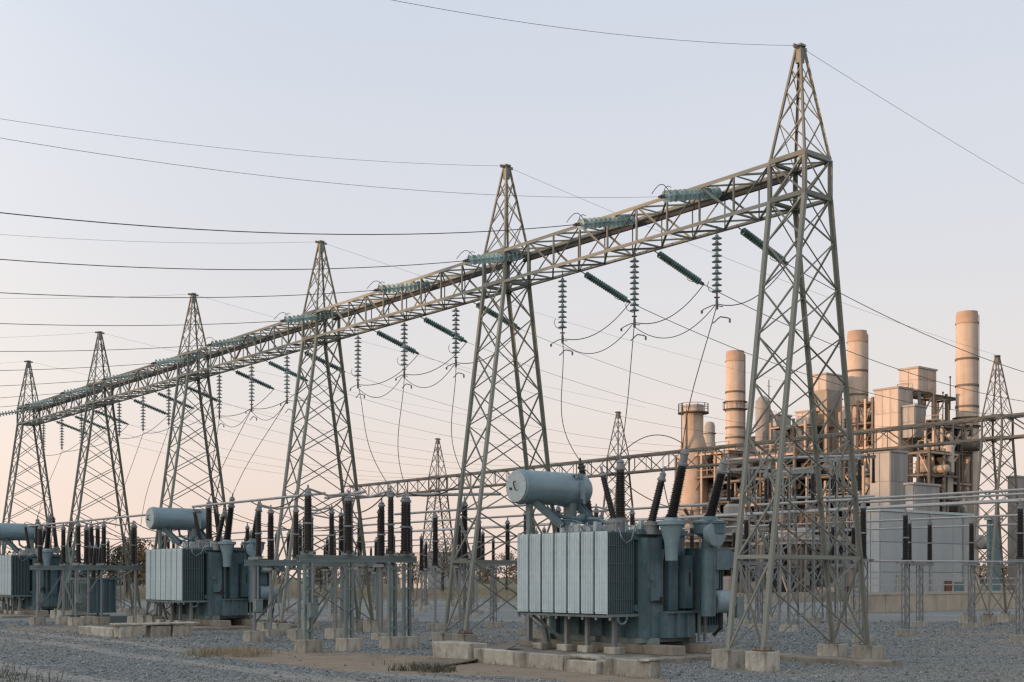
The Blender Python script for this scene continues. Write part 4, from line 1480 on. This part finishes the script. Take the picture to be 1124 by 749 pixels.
d = 156
C = at(761, HZ, d); C.z = 0
t = thing('bypass_stack', 'short fat orange-lit stack with a platform ring at far left of plant', 'stack', C)
r = 11.0 / FPX * d
zt_, zp, zc, zl = zy(445, d), zy(453, d), zy(478, d), zy(497, d)
MB().lathe([(r * 1.5, 0), (r * 1.5, zl), (r, zc), (r, zp)], 28).build('shell', 'plant_tan', t, True)
MB().lathe([(r * 1.02, zp), (r * 1.02, zt_), (r * .9, zt_), (r * .9, zt_ - 1), (.1, zt_ - 1.05)], 28).build('collar', 'plant_cream', t, True)
MB().lathe([(r, zp - .15), (r * 1.55, zp - .15), (r * 1.55, zp), (r, zp)], 28).build('platform', 'plant_steel', t)
railing(t, [(r * 1.5 * math.cos(a), r * 1.5 * math.sin(a), zp) for a in [2 * math.pi * k / 12 for k in range(13)]])
mem(t, 'ladder', (-r * 1.5, -.6, zl), (-r * 1.5, -.6, zp), .18, 'C', 'plant_steel')
mem(t, 'ladder', (-r * 1.5, .2, zl), (-r * 1.5, .2, zp + 1), .1, 'C', 'plant_steel')
C = at(779, HZ, 162); C.z = 0
t = thing('vessel', 'small grey domed vessel right of the short fat stack', 'vessel', C)
r = 5.8 / FPX * 162
zb = zy(463, 162)
MB().lathe([(r, 0), (r, zb - .6), (r * .8, zb - .15), (r * .3, zb), (.02, zb + .02)], 20).build('shell', 'plant_grey', t, True)
MB().lathe([(r * 1.0, zb - 1.6), (r * 1.25, zb - 1.6), (r * 1.25, zb - 1.5), (r, zb - 1.5)], 20).build('platform', 'plant_steel', t)


def steel_frame(label, c, d, l, r_, levels, nu, nv, seed, equip=36, floor=True, dark_back=False, cat='steel frame', mats=('plant_steel', 'plant_tan')):
    rr = random.Random(seed)
    C = at(c, HZ, d); C.z = 0
    lv, lu = solve_len(C, E1, l), solve_len(C, E2, r_)
    t = thing('process_frame', label, cat, C, 'open steel frames of the plant')
    zt = levels[-1]
    equip = int(equip * 1.6)
    us = [lu * i / nu for i in range(nu + 1)]
    vs_ = [lv * i / nv for i in range(nv + 1)]
    for u in us:
        for v in vs_:
            mem(t, 'column', (u, v, 0), (u, v, zt + rr.uniform(-.5, 1.0)), .26, 'C', rr.choice(mats))
    for z in levels:
        for u in us:
            mem(t, 'girder', (u, 0, z), (u, lv, z), .24, 'C', rr.choice(mats), (0, 0, 1))
        for v in vs_:
            mem(t, 'girder', (0, v, z), (lu, v, z), .22, 'C', rr.choice(mats), (0, 0, 1))
        if floor:
            v0, v1 = sorted(rr.sample(range(nv + 1), 2)) if nv > 1 else (0, 1)
            MB().span((.1, vs_[v0], z + .19), (lu - .1, vs_[v1], z + .27)).build('floor_grating', 'plant_steel', t)
            railing(t, [(0, vs_[v0], z + .27), (0, vs_[v1], z + .27)], m=rr.choice(('plant_steel', 'plant_tan')))
    for k in range(len(levels)):
        z0 = 0 if k == 0 else levels[k - 1]
        for i in range(nv):
            if rr.random() < .55:
                a, b = ((0, vs_[i], z0), (0, vs_[i + 1], levels[k]))
                if rr.random() < .5: a, b = (0, vs_[i + 1], z0), (0, vs_[i], levels[k])
                mem(t, 'diagonal_brace', a, b, .14, 'L', rr.choice(mats))
        for i in range(nu):
            if rr.random() < .5:
                mem(t, 'diagonal_brace', (us[i], 0, z0), (us[i + 1], 0, levels[k]), .14, 'L', rr.choice(mats))
    pal = ['plant_grey', 'plant_tan', 'plant_cream', 'plant_steel', 'plant_grey', 'plant_cream', 'dark', 'rust', 'plant_tan']
    for k in range(equip):
        z = rr.choice([0.0] + list(levels[:-1])) + .28
        u, v = rr.uniform(.15, .95) * lu, rr.uniform(.03, .97) * lv
        kind = rr.random()
        m = rr.choice(pal)
        if kind < .28:
            r = rr.uniform(.35, 1.0); h = rr.uniform(1.4, 3.6)
            MB().lathe([(r * .6, 0), (r, .2), (r, h - .3), (r * .7, h - .05), (.05, h)], 16, Matrix.Translation((u, v, z))).build('vessel', m, t, True)
        elif kind < .5:
            s = (rr.uniform(.6, 2.2), rr.uniform(.6, 2.6), rr.uniform(.8, 2.8))
            MB().box((u, v, z + s[2] / 2), s).box((u, v, z + s[2] + .06), (s[0] * .7, s[1] * .7, .12)).build('equipment_cabinet', m, t)
        elif kind < .8:
            r = rr.uniform(.10, .32)
            v1 = max(0, min(lv, v + rr.uniform(-7, 7)))
            zz = z + rr.uniform(.6, 2.6)
            pts = [(u, v, z - rr.uniform(0, 2)), (u, v, zz - .2), (u, v + (v1 - v) * .05, zz), (u, v1, zz), (u + rr.uniform(-1, 1), v1, zz + rr.uniform(0, 1.5))]
            MB().tube(pts, r, 8).build('pipe', m, t, True)
        else:
            r = rr.uniform(.35, .8); L = rr.uniform(1.5, 4)
            MB().lathe([(r * .5, 0), (r, .2), (r, L - .2), (r * .5, L)], 14, Matrix.Translation((u, v, z + r)) @ Matrix.Rotation(R(90), 4, 'X')).build('drum', m, t, True)
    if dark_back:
        MB().span((lu * .55, .1, 0), (lu * .6, lv - .1, zt)).build('shade_backing', 'dark', t)  # dark sheet added to stand for the shade deep inside the frame
    return t


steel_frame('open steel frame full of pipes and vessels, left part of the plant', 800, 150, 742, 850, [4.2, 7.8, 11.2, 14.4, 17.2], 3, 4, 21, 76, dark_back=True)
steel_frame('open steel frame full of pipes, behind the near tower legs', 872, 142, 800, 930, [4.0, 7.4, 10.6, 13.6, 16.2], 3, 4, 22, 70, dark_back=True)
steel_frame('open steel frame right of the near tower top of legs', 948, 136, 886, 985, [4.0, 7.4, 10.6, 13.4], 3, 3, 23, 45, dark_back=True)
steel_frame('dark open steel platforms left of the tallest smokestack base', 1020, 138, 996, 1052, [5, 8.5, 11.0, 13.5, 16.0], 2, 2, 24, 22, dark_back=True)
steel_frame('steel platform carrying the raised box house', 1009, 148.2, 985, 1053, [17.0, 20.6, 24.1], 3, 2, 25, 14)
pbox('duct_house', 'dark louvred block under the raised platform by the tallest smokestack', 'building', 1026, 1010, 1049, 462, 486, 150, 'plant_steel', (3, 2, 4))
for i, (px, dd, y0, y1) in enumerate(((1035, 155, 432, 480), (1043, 153, 415, 450), (1026, 152, 418, 440))):
    C = at(px, HZ, dd); C.z = zy(y1, dd)
    t = thing('vent_pipe', ['thin vent pipe mast between box house and tallest smokestack', 'thin vent pipe nearest the tallest smokestack', 'thin short vent pipe beside the raised box house'][i], 'pipe', C, 'plant vent pipes')
    mem(t, 'pipe', (0, 0, 0), (0, 0, zy(y0, dd) - C.z), .12, 'P', 'plant_steel')
    mem(t, 'cap', (0, 0, zy(y0, dd) - C.z), (0, 0, zy(y0, dd) - C.z + .2), .24, 'P', 'plant_steel')

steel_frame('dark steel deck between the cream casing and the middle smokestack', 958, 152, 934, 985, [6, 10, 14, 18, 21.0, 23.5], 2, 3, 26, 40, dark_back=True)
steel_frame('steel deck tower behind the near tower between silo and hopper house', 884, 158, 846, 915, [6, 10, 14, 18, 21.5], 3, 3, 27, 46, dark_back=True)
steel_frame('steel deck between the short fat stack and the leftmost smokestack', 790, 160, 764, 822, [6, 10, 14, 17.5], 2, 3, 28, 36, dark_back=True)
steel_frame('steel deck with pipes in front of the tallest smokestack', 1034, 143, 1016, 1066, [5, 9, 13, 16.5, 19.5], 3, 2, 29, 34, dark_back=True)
pbox('equipment_block', 'tan lower casing left of the leftmost smokestack foot', 'building', 788, 770, 812, 524, None, 163, 'plant_tan', (4, 3, 6))
pbox('equipment_block', 'tan block seen low through the near tower legs', 'building', 866, 838, 886, 560, None, 152, 'plant_tan', (3, 4, 4))
pbox('equipment_block', 'grey block seen low between the near tower right legs', 'building', 924, 900, 950, 545, None, 146, 'plant_grey', (3, 4, 5))
pbox('boiler_casing', 'tan boiler mass behind the silo and near tower left legs', 'building', 835, 816, 862, 480, None, 174, 'plant_tan', (3, 3, 7))
pbox('boiler_casing', 'cream boiler mass behind the hopper house', 'building', 882, 858, 906, 468, None, 175, 'plant_cream', (3, 3, 7))
pbox('boiler_casing', 'grey boiler mass right of the middle smokestack foot', 'building', 942, 916, 966, 484, None, 166, 'plant_grey', (3, 3, 7))
pbox('boiler_casing', 'tan boiler mass at the foot of the short fat stack', 'building', 776, 752, 806, 507, None, 172, 'plant_tan', (4, 3, 6))
# low concrete wall with a railing fence before the plant
A = at(936, HZ, 71); A.z = 0
t = thing('concrete_wall', 'low tan concrete wall with railing along the plant side of yard', 'wall', A)
for k in range(9):
    MB().span((k * 3.2 + .01, 0, -.1), (k * 3.2 + 3.17, .25, 1.0 + .015 * (k % 2))).build('wall_block', 'wall_tan', t)
for k in range(9):
    MB().span((k * 3.2 + .005, -.05, 1.02), (k * 3.2 + 3.175, .30, 1.10)).build('coping', 'wall_tan', t)
for z in (1.15, 1.6, 2.0):
    mem(t, 'rail', (0, .12, z), (28.8, .12, z), .07, 'B', 'bus')
for k in range(20):
    mem(t, 'rail_post', (k * 1.51 + .05, .12, 1.1), (k * 1.51 + .05, .12, 2.0), .06, 'B', 'bus')
A = at(700, HZ, 92); A.z = 0
t = thing('concrete_wall', 'low concrete wall running behind the near tower and large transformer', 'wall', A)
for k in range(10):
    MB().span((k * 3.2 + .01, 0, -.1), (k * 3.2 + 3.17, .25, .8 + .015 * (k % 2))).build('wall_block', 'wall_tan', t)

# ------------------------------------------------------------------ far background: sheds, fence, trees, wood
pbox('far_shed', 'long pale blue shed far away left of the second tower', 'shed', 470, 440, 522, 607, None, 230, 'panel_pale', (6, 4, 1))
pbox('far_shed', 'low pale shed far away behind the third tower', 'shed', 388, 372, 420, 617, None, 260, 'plant_grey', (4, 2, 1))
pbox('far_shed', 'pale shed far away behind the large transformer', 'shed', 610, 585, 660, 605, None, 210, 'panel_pale', (5, 3, 2))


def fence(label, p, q, h=1.9, step=3.0):
    p, q = Vector(p), Vector(q)
    L = (q - p).length
    t = thing('fence', label, 'fence', p, None, math.atan2(q.y - p.y, q.x - p.x))
    n = int(L / step)
    for i in range(n + 1):
        mem(t, 'post', (L * i / n, 0, 0), (L * i / n, 0, h), .07, 'P', 'galv')
    for z in (.1, h * .5, h):
        mem(t, 'rail', (0, 0, z), (L, 0, z), .035, 'P', 'galv')
    w = MB()
    for i in range(int(L / .35)):
        x = i * .35
        w.add([(x, -.004, .05), (x + .012, -.004, .05), (x + .36, -.004, h), (x + .348, -.004, h)], [(0, 1, 2, 3)])
        w.add([(x + .36, .004, .05), (x + .348, .004, .05), (x, .004, h), (x + .012, .004, h)], [(0, 1, 2, 3)])
    o = w.build('wire_mesh', 'galv', t)
    o['kind'] = 'stuff'
    return t


fence('long wire mesh fence along the far side of the yard', ground(-40, 659), ground(430, 657))


def leaf_cloud(b, c, rad, n, size, rr, squash=.8):
    for _ in range(n):
        while True:
            p = Vector((rr.uniform(-1, 1), rr.uniform(-1, 1), rr.uniform(-1, 1)))
            if .25 < p.length < 1: break
        q = Vector(c) + Vector((p.x * rad, p.y * rad, p.z * rad * squash))
        s = size * rr.uniform(.6, 1.4)
        a = Vector((rr.gauss(0, 1), rr.gauss(0, 1), rr.gauss(0, 1))).normalized()
        x = a.orthogonal().normalized() * s
        y = a.cross(x) * rr.uniform(.5, .9)
        b.add([q - x, q - y * .6, q + x, q + y * .6], [(0, 1, 2, 3)])


def tree(label, loc, h, spread, m, seed, n=1300, group='trees beyond the yard', leaf=.16):
    rr = random.Random(seed)
    t = thing('tree', label, 'tree', loc, group, rr.uniform(0, 6))
    tr = MB()
    tr.tube([(0, 0, -.1), (rr.uniform(-.1, .1), 0, h * .25), (rr.uniform(-.2, .2), rr.uniform(-.2, .2), h * .6), (0, 0, h * .85)], lambda s: .035 * h * (1 - s * .85), 7)
    b = MB()
    clumps = 12
    for k in range(clumps):
        a = 2.4 * k + rr.uniform(-.4, .4)
        zz = h * (.30 + .62 * k / clumps)
        rad = spread * (.75 if .25 < k / clumps < .75 else .5) * rr.uniform(.6, 1)
        e = Vector((math.cos(a) * rad, math.sin(a) * rad, zz))
        tr.tube([(0, 0, zz * .72), e * .5 + Vector((0, 0, zz * .38)), e], lambda s: .012 * h * (1 - s * .8), 5)
        leaf_cloud(b, e, spread * rr.uniform(.28, .5), n // clumps, leaf, rr)
    leaf_cloud(b, (0, 0, h * .85), spread * .4, n // 8, leaf, rr)
    tr.build('trunk', 'bark', t, True)
    b.build('crown', m, t)
    return t


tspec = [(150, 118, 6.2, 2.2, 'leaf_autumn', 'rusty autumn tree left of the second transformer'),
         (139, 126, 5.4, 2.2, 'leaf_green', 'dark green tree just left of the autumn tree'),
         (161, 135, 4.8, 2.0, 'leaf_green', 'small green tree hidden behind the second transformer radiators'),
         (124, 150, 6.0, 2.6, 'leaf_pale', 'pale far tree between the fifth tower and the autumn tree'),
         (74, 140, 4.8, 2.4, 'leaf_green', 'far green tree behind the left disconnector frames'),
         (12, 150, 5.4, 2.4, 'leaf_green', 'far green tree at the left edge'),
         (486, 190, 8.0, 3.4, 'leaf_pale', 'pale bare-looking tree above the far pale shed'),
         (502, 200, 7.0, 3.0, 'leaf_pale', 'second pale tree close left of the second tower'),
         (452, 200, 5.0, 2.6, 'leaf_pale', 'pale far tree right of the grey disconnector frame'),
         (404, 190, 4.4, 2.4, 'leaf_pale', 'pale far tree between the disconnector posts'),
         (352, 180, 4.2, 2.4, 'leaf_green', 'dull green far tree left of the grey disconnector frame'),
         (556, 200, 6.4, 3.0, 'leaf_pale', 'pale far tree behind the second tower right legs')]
for i, (px, dd, h, sp, m, lab) in enumerate(tspec):
    p = at(px, HZ, dd); p.z = 0
    tree(lab, p, h, sp, m, 100 + i, 1500 if dd < 140 else 1000)


def wood(name, label, spots, hmin, hmax, m, seed, per=90, leaf=.5):
    rr = random.Random(seed)
    b = MB()
    for (x, y) in spots:
        h = rr.uniform(hmin, hmax)
        sp = h * rr.uniform(.28, .4)
        b.cyl((x, y, 0), (x, y, h * .6), h * .02, h * .012, n=5, caps=False)
        for k in range(5):
            c = Vector((x + rr.uniform(-.6, .6) * sp, y + rr.uniform(-.6, .6) * sp, h * (.18 + .16 * k)))
            leaf_cloud(b, c, sp * rr.uniform(.7, 1.1), per // 5, leaf, rr, 1.0)
    o = b.build(name, m)
    return tag(o, label, 'trees', kind='stuff')


rr = random.Random(9)
spots = []
for k in range(260):
    y = rr.uniform(380, 460)
    spots.append((rr.uniform(-.5, .55) * y, y))
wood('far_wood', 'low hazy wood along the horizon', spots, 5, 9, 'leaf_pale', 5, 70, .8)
# unseen wood added west of the yard to keep low sun off the ground
spots = []
for k in range(420):
    spots.append((rr.uniform(-190, -150), rr.uniform(-130, 150)))
wood('shade_wood', 'tall unseen wood added west of the yard for shade', spots, 18, 23, 'leaf_green', 6, 170, 1.5)

# ------------------------------------------------------------------ weeds and dry grass
def blades(name, label, spots, h, m, seed, lean=.35):
    rr = random.Random(seed)
    b = MB()
    for (x, y, n, rad) in spots:
        for _ in range(n):
            a, r = rr.uniform(0, 6.28), rad * math.sqrt(rr.random())
            px, py = x + math.cos(a) * r, y + math.sin(a) * r
            hh = h * rr.uniform(.4, 1.1)
            dx, dy = rr.gauss(0, lean) * hh, rr.gauss(0, lean) * hh
            w = rr.uniform(.006, .012)
            c, s = math.cos(a) * w, math.sin(a) * w
            b.add([(px - c, py - s, 0), (px + c, py + s, 0), (px + dx * .4 + c * .7, py + dy * .4 + s * .7, hh * .6), (px + dx * .4 - c * .7, py + dy * .4 - s * .7, hh * .6), (px + dx, py + dy, hh)],
                  [(0, 1, 2, 3), (3, 2, 4)])
    return tag(b.build(name, m), label, 'grass', kind='stuff')


sp = []
for k in range(26):
    g = ground(214 + k * 3.1 + random.uniform(-2, 2), random.uniform(717.5, 722))
    sp.append((g.x, g.y, random.randint(12, 40), .35))
blades('dry_grass', 'strip of dry grass at the left end of the dirt path', sp, .26, 'grass_dry', 1)
sp = []
for k in range(12):
    g = ground(random.uniform(436, 492), random.uniform(734, 741))
    sp.append((g.x, g.y, random.randint(20, 55), .22))
blades('green_weeds', 'low green weeds at the edge of the dirt path', sp, .2, 'weed', 2, .6)
sp = []
for k in range(18):
    g = ground(random.uniform(-5, 60), random.uniform(741, 756))
    sp.append((g.x, g.y, random.randint(1, 5), .3))
blades('dry_weeds', 'sparse dry stalks in the bottom left corner', sp, .34, 'weed', 3, .3)
sp = []
for k in range(150):
    g = ground(random.uniform(0, 1124), 655 + 80 * random.random() ** .7)
    sp.append((g.x, g.y, random.randint(2, 10), .35))
for i in range(6):
    for su in (-1.9, 1.9):
        for sv in (-.5, .5):
            w_ = W(su + random.uniform(-.1, .1), i * BAY + sv)
            sp.append((w_.x, w_.y, random.randint(6, 30), .5))
for k in range(24):
    w_ = W(-5.6, -.4 + k * .33)
    sp.append((w_.x, w_.y, random.randint(0, 9), .2))
blades('scattered_weeds', 'thin scattered weeds growing through the gravel', sp, .14, 'grass_dry', 4, .5)
sp = []
for k in range(900):
    dd = random.uniform(104, 150)
    sp.append((random.uniform(-.5, .1) * dd, dd, 22, 1.6))
o = blades('meadow_grass', 'tall dry meadow grass beyond the yard fence', sp, .9, 'grass_dry', 5, .25)

# ------------------------------------------------------------------ tall lattice masts and post columns behind the near tower
def lattice_mast(label, px, d, h, w, cap=True):
    C = at(px, HZ, d); C.z = 0
    t = thing('lattice_mast', label, 'mast', C, 'lattice masts behind the near tower')
    obj('foundation', PBLK[1], t, Matrix.Translation((0, 0, -.3)))
    k0 = .6
    for sx in (-1, 1):
        for sy in (-1, 1):
            mem(t, 'leg', (sx * w, sy * w, .2), (sx * w * k0, sy * w * k0, h), .07, 'L', 'galv', (-sx, -sy, 0))
    n = int(h / .75)
    for i in range(n):
        z0, z1 = .2 + (h - .2) * i / n, .2 + (h - .2) * (i + 1) / n
        a0, a1 = w * (1 - (1 - k0) * i / n), w * (1 - (1 - k0) * (i + 1) / n)
        for (p, q) in (((-1, -1), (1, -1)), ((-1, -1), (-1, 1)), ((1, -1), (1, 1))):
            if i % 2: p, q = q, p
            mem(t, 'lacing', (p[0] * a0, p[1] * a0, z0), (q[0] * a1, q[1] * a1, z1), .04, 'L', 'galv')
    if cap:
        mem(t, 'cross_arm', (0, -1.2, h), (0, 1.2, h), .12, 'C', 'galv', (0, 0, 1))
        for y in (-1.1, 0, 1.1):
            post_insulator(t, (0, y, h - 1.3), 1.2, .09, 'porcelain_grey', False, 'hanging_insulator')
    return t


for i, (px, d, h, w) in enumerate(((822, 52, 6.6, .28), (846, 60, 7.2, .3), (866, 47, 6.0, .26), (893, 56, 7.0, .3), (918, 50, 6.8, .28), (938, 62, 8.0, .32))):
    lattice_mast(['leftmost grey lattice mast seen through the near tower', 'second grey lattice mast seen through the near tower', 'short third grey lattice mast inside near tower',
                  'fourth grey lattice mast seen through the near tower', 'fifth grey lattice mast seen through the near tower', 'rightmost and tallest grey lattice mast behind the near tower'][i], px, d, h, w)
bus_pipe2('bus bar joining the grey lattice masts', at(800, 505, 56), at(950, 500, 56), .06)
bus_pipe2('lower bus bar joining the grey lattice masts', at(790, 548, 54), at(960, 545, 54), .06)

bus_pipe2('low tubular bus linking the stand tops right of the near tower', at(952, 616, 42), at(1130, 617, 50), .04)
bus_pipe2('upper pale bus bar leaving right from the near tower', at(940, 552, 44), at(1150, 541, 38), .04)
# small auxiliary transformer between the left frames
C = at(106, HZ, 57); C.z = 0
t = thing('auxiliary_transformer', 'small teal auxiliary transformer behind the pipe-leg frame under the fifth tower', 'transformer', C)
MB().span((-.7, -1.1, .45), (.5, 1.1, 1.95)).build('tank', 'tank_paint', t)
for k in range(4):
    MB().span((-.45 + k * .28, -1.2, .5), (-.39 + k * .28, -1.1, 1.9)).build('stiffener', 'tank_paint', t)
MB().span((-.8, -1.22, 1.95), (.6, 1.2, 2.03)).build('cover', 'tank_paint', t)
for k in range(9):
    MB().span((-1.1, -1.0 + k * .25, .6), (-.7, -.965 + k * .25, 1.8)).build('cooling_fin', 'frame_paint', t)
MB().cyl((-.6, .5, 2.5), (.5, .5, 2.5), .2, n=16).cyl((0, .5, 2.0), (0, .5, 2.4), .05, n=8).build('oil_tank', 'conservator_paint', t, True)
for k in range(3):
    post_insulator(t, (-.2, -.8 + k * .7, 2.03), 1.35, .11, 'porcelain', False, 'bushing', (.1, 0))
mem(t, 'skid', (-1.2, -1.2, .15), (1.0, -1.2, .15), .3, 'C', 'frame_paint', (0, 0, 1)); mem(t, 'skid', (-1.2, 1.2, .15), (1.0, 1.2, .15), .3, 'C', 'frame_paint', (0, 0, 1))
mem(t, 'diagonal_brace', (-1.5, -1.5, .4), (-1.5, .2, 2.2), .08, 'L', 'frame_paint')


# ------------------------------------------------------------------ slack leads from the bushings to the bus bars
LEADNAMES = ['large', 'second', 'leftmost']
for i, (cp, dv) in enumerate(((caps1, 0), (caps2, 23.9), (caps3, 43.8))):
    for key, tgt, nm, dr in (('b1', W(8, 9.5 + dv * .9, 4.5), 'thin leaning', .6), ('b3', W(8, 11.5 + dv * .9, 4.5), 'short leaning', .5), ('b5', W(9.9, 6.5 + dv, 4.55), 'rightmost', .7)):
        wire('lead_wire', f'slack lead from the {nm} bushing of the {LEADNAMES[i]} transformer to a bus bar', catenary(cp[key] + Vector((0, 0, .3)), tgt, dr), .014, 'slack bushing leads')
    p = cp['b2'] + Vector((0, 0, .4)); q = cp['b4'] + Vector((0, 0, .55))
    wire('lead_wire', f'looped lead arching between two bushings of the {LEADNAMES[i]} transformer', catenary(p, q, -.35), .012, 'slack bushing leads')
for i, (p, q, dr, lab) in enumerate((
        (W(-6.4, 11.6, 4.5), W(-5.0, 17.6, 4.45), .35, 'drooping lead left of the grey disconnector frame'),
        (W(-5.15, 11.5, 4.45), W(-3.4, 17.6, 4.45), .45, 'drooping lead from the middle posts of the grey disconnector frame'),
        (W(-3.0, 11.7, 4.5), W(-.6, 12.2, 5.05), .25, 'drooping lead from grey disconnector frame to the second tower support'),
        (W(-3.7, 11.6, 4.65), W(-1.9, 17.6, 4.5), .5, 'drooping lead over the back of the grey disconnector frame'),
        (W(-5.6, 36.0, 4.4), caps3['b5'] + Vector((0, 0, .3)), .3, 'drooping lead from the left pipe-leg frame to the leftmost transformer'),
        (W(-2.1, 34.2, 4.5), caps2['b0'] + Vector((0, 0, .2)), .9, 'long drooping lead from the fifth tower frame to second transformer'),
        (W(-4.5, 34.2, 4.5), W(-4.4, 36.0, 4.4), .2, 'short drooping lead between the two left pipe-leg frames'))):
    wire('lead_wire', lab, catenary(p, q, dr), .02, 'slack bushing leads')

steel_frame('low pipe rack behind the large transformer bushings', 790, 118, 730, 850, [3.2, 5.6, 7.6], 2, 6, 31, 44)
steel_frame('low pipe rack seen between the near tower legs', 880, 112, 820, 945, [3.0, 5.2], 2, 5, 32, 36)
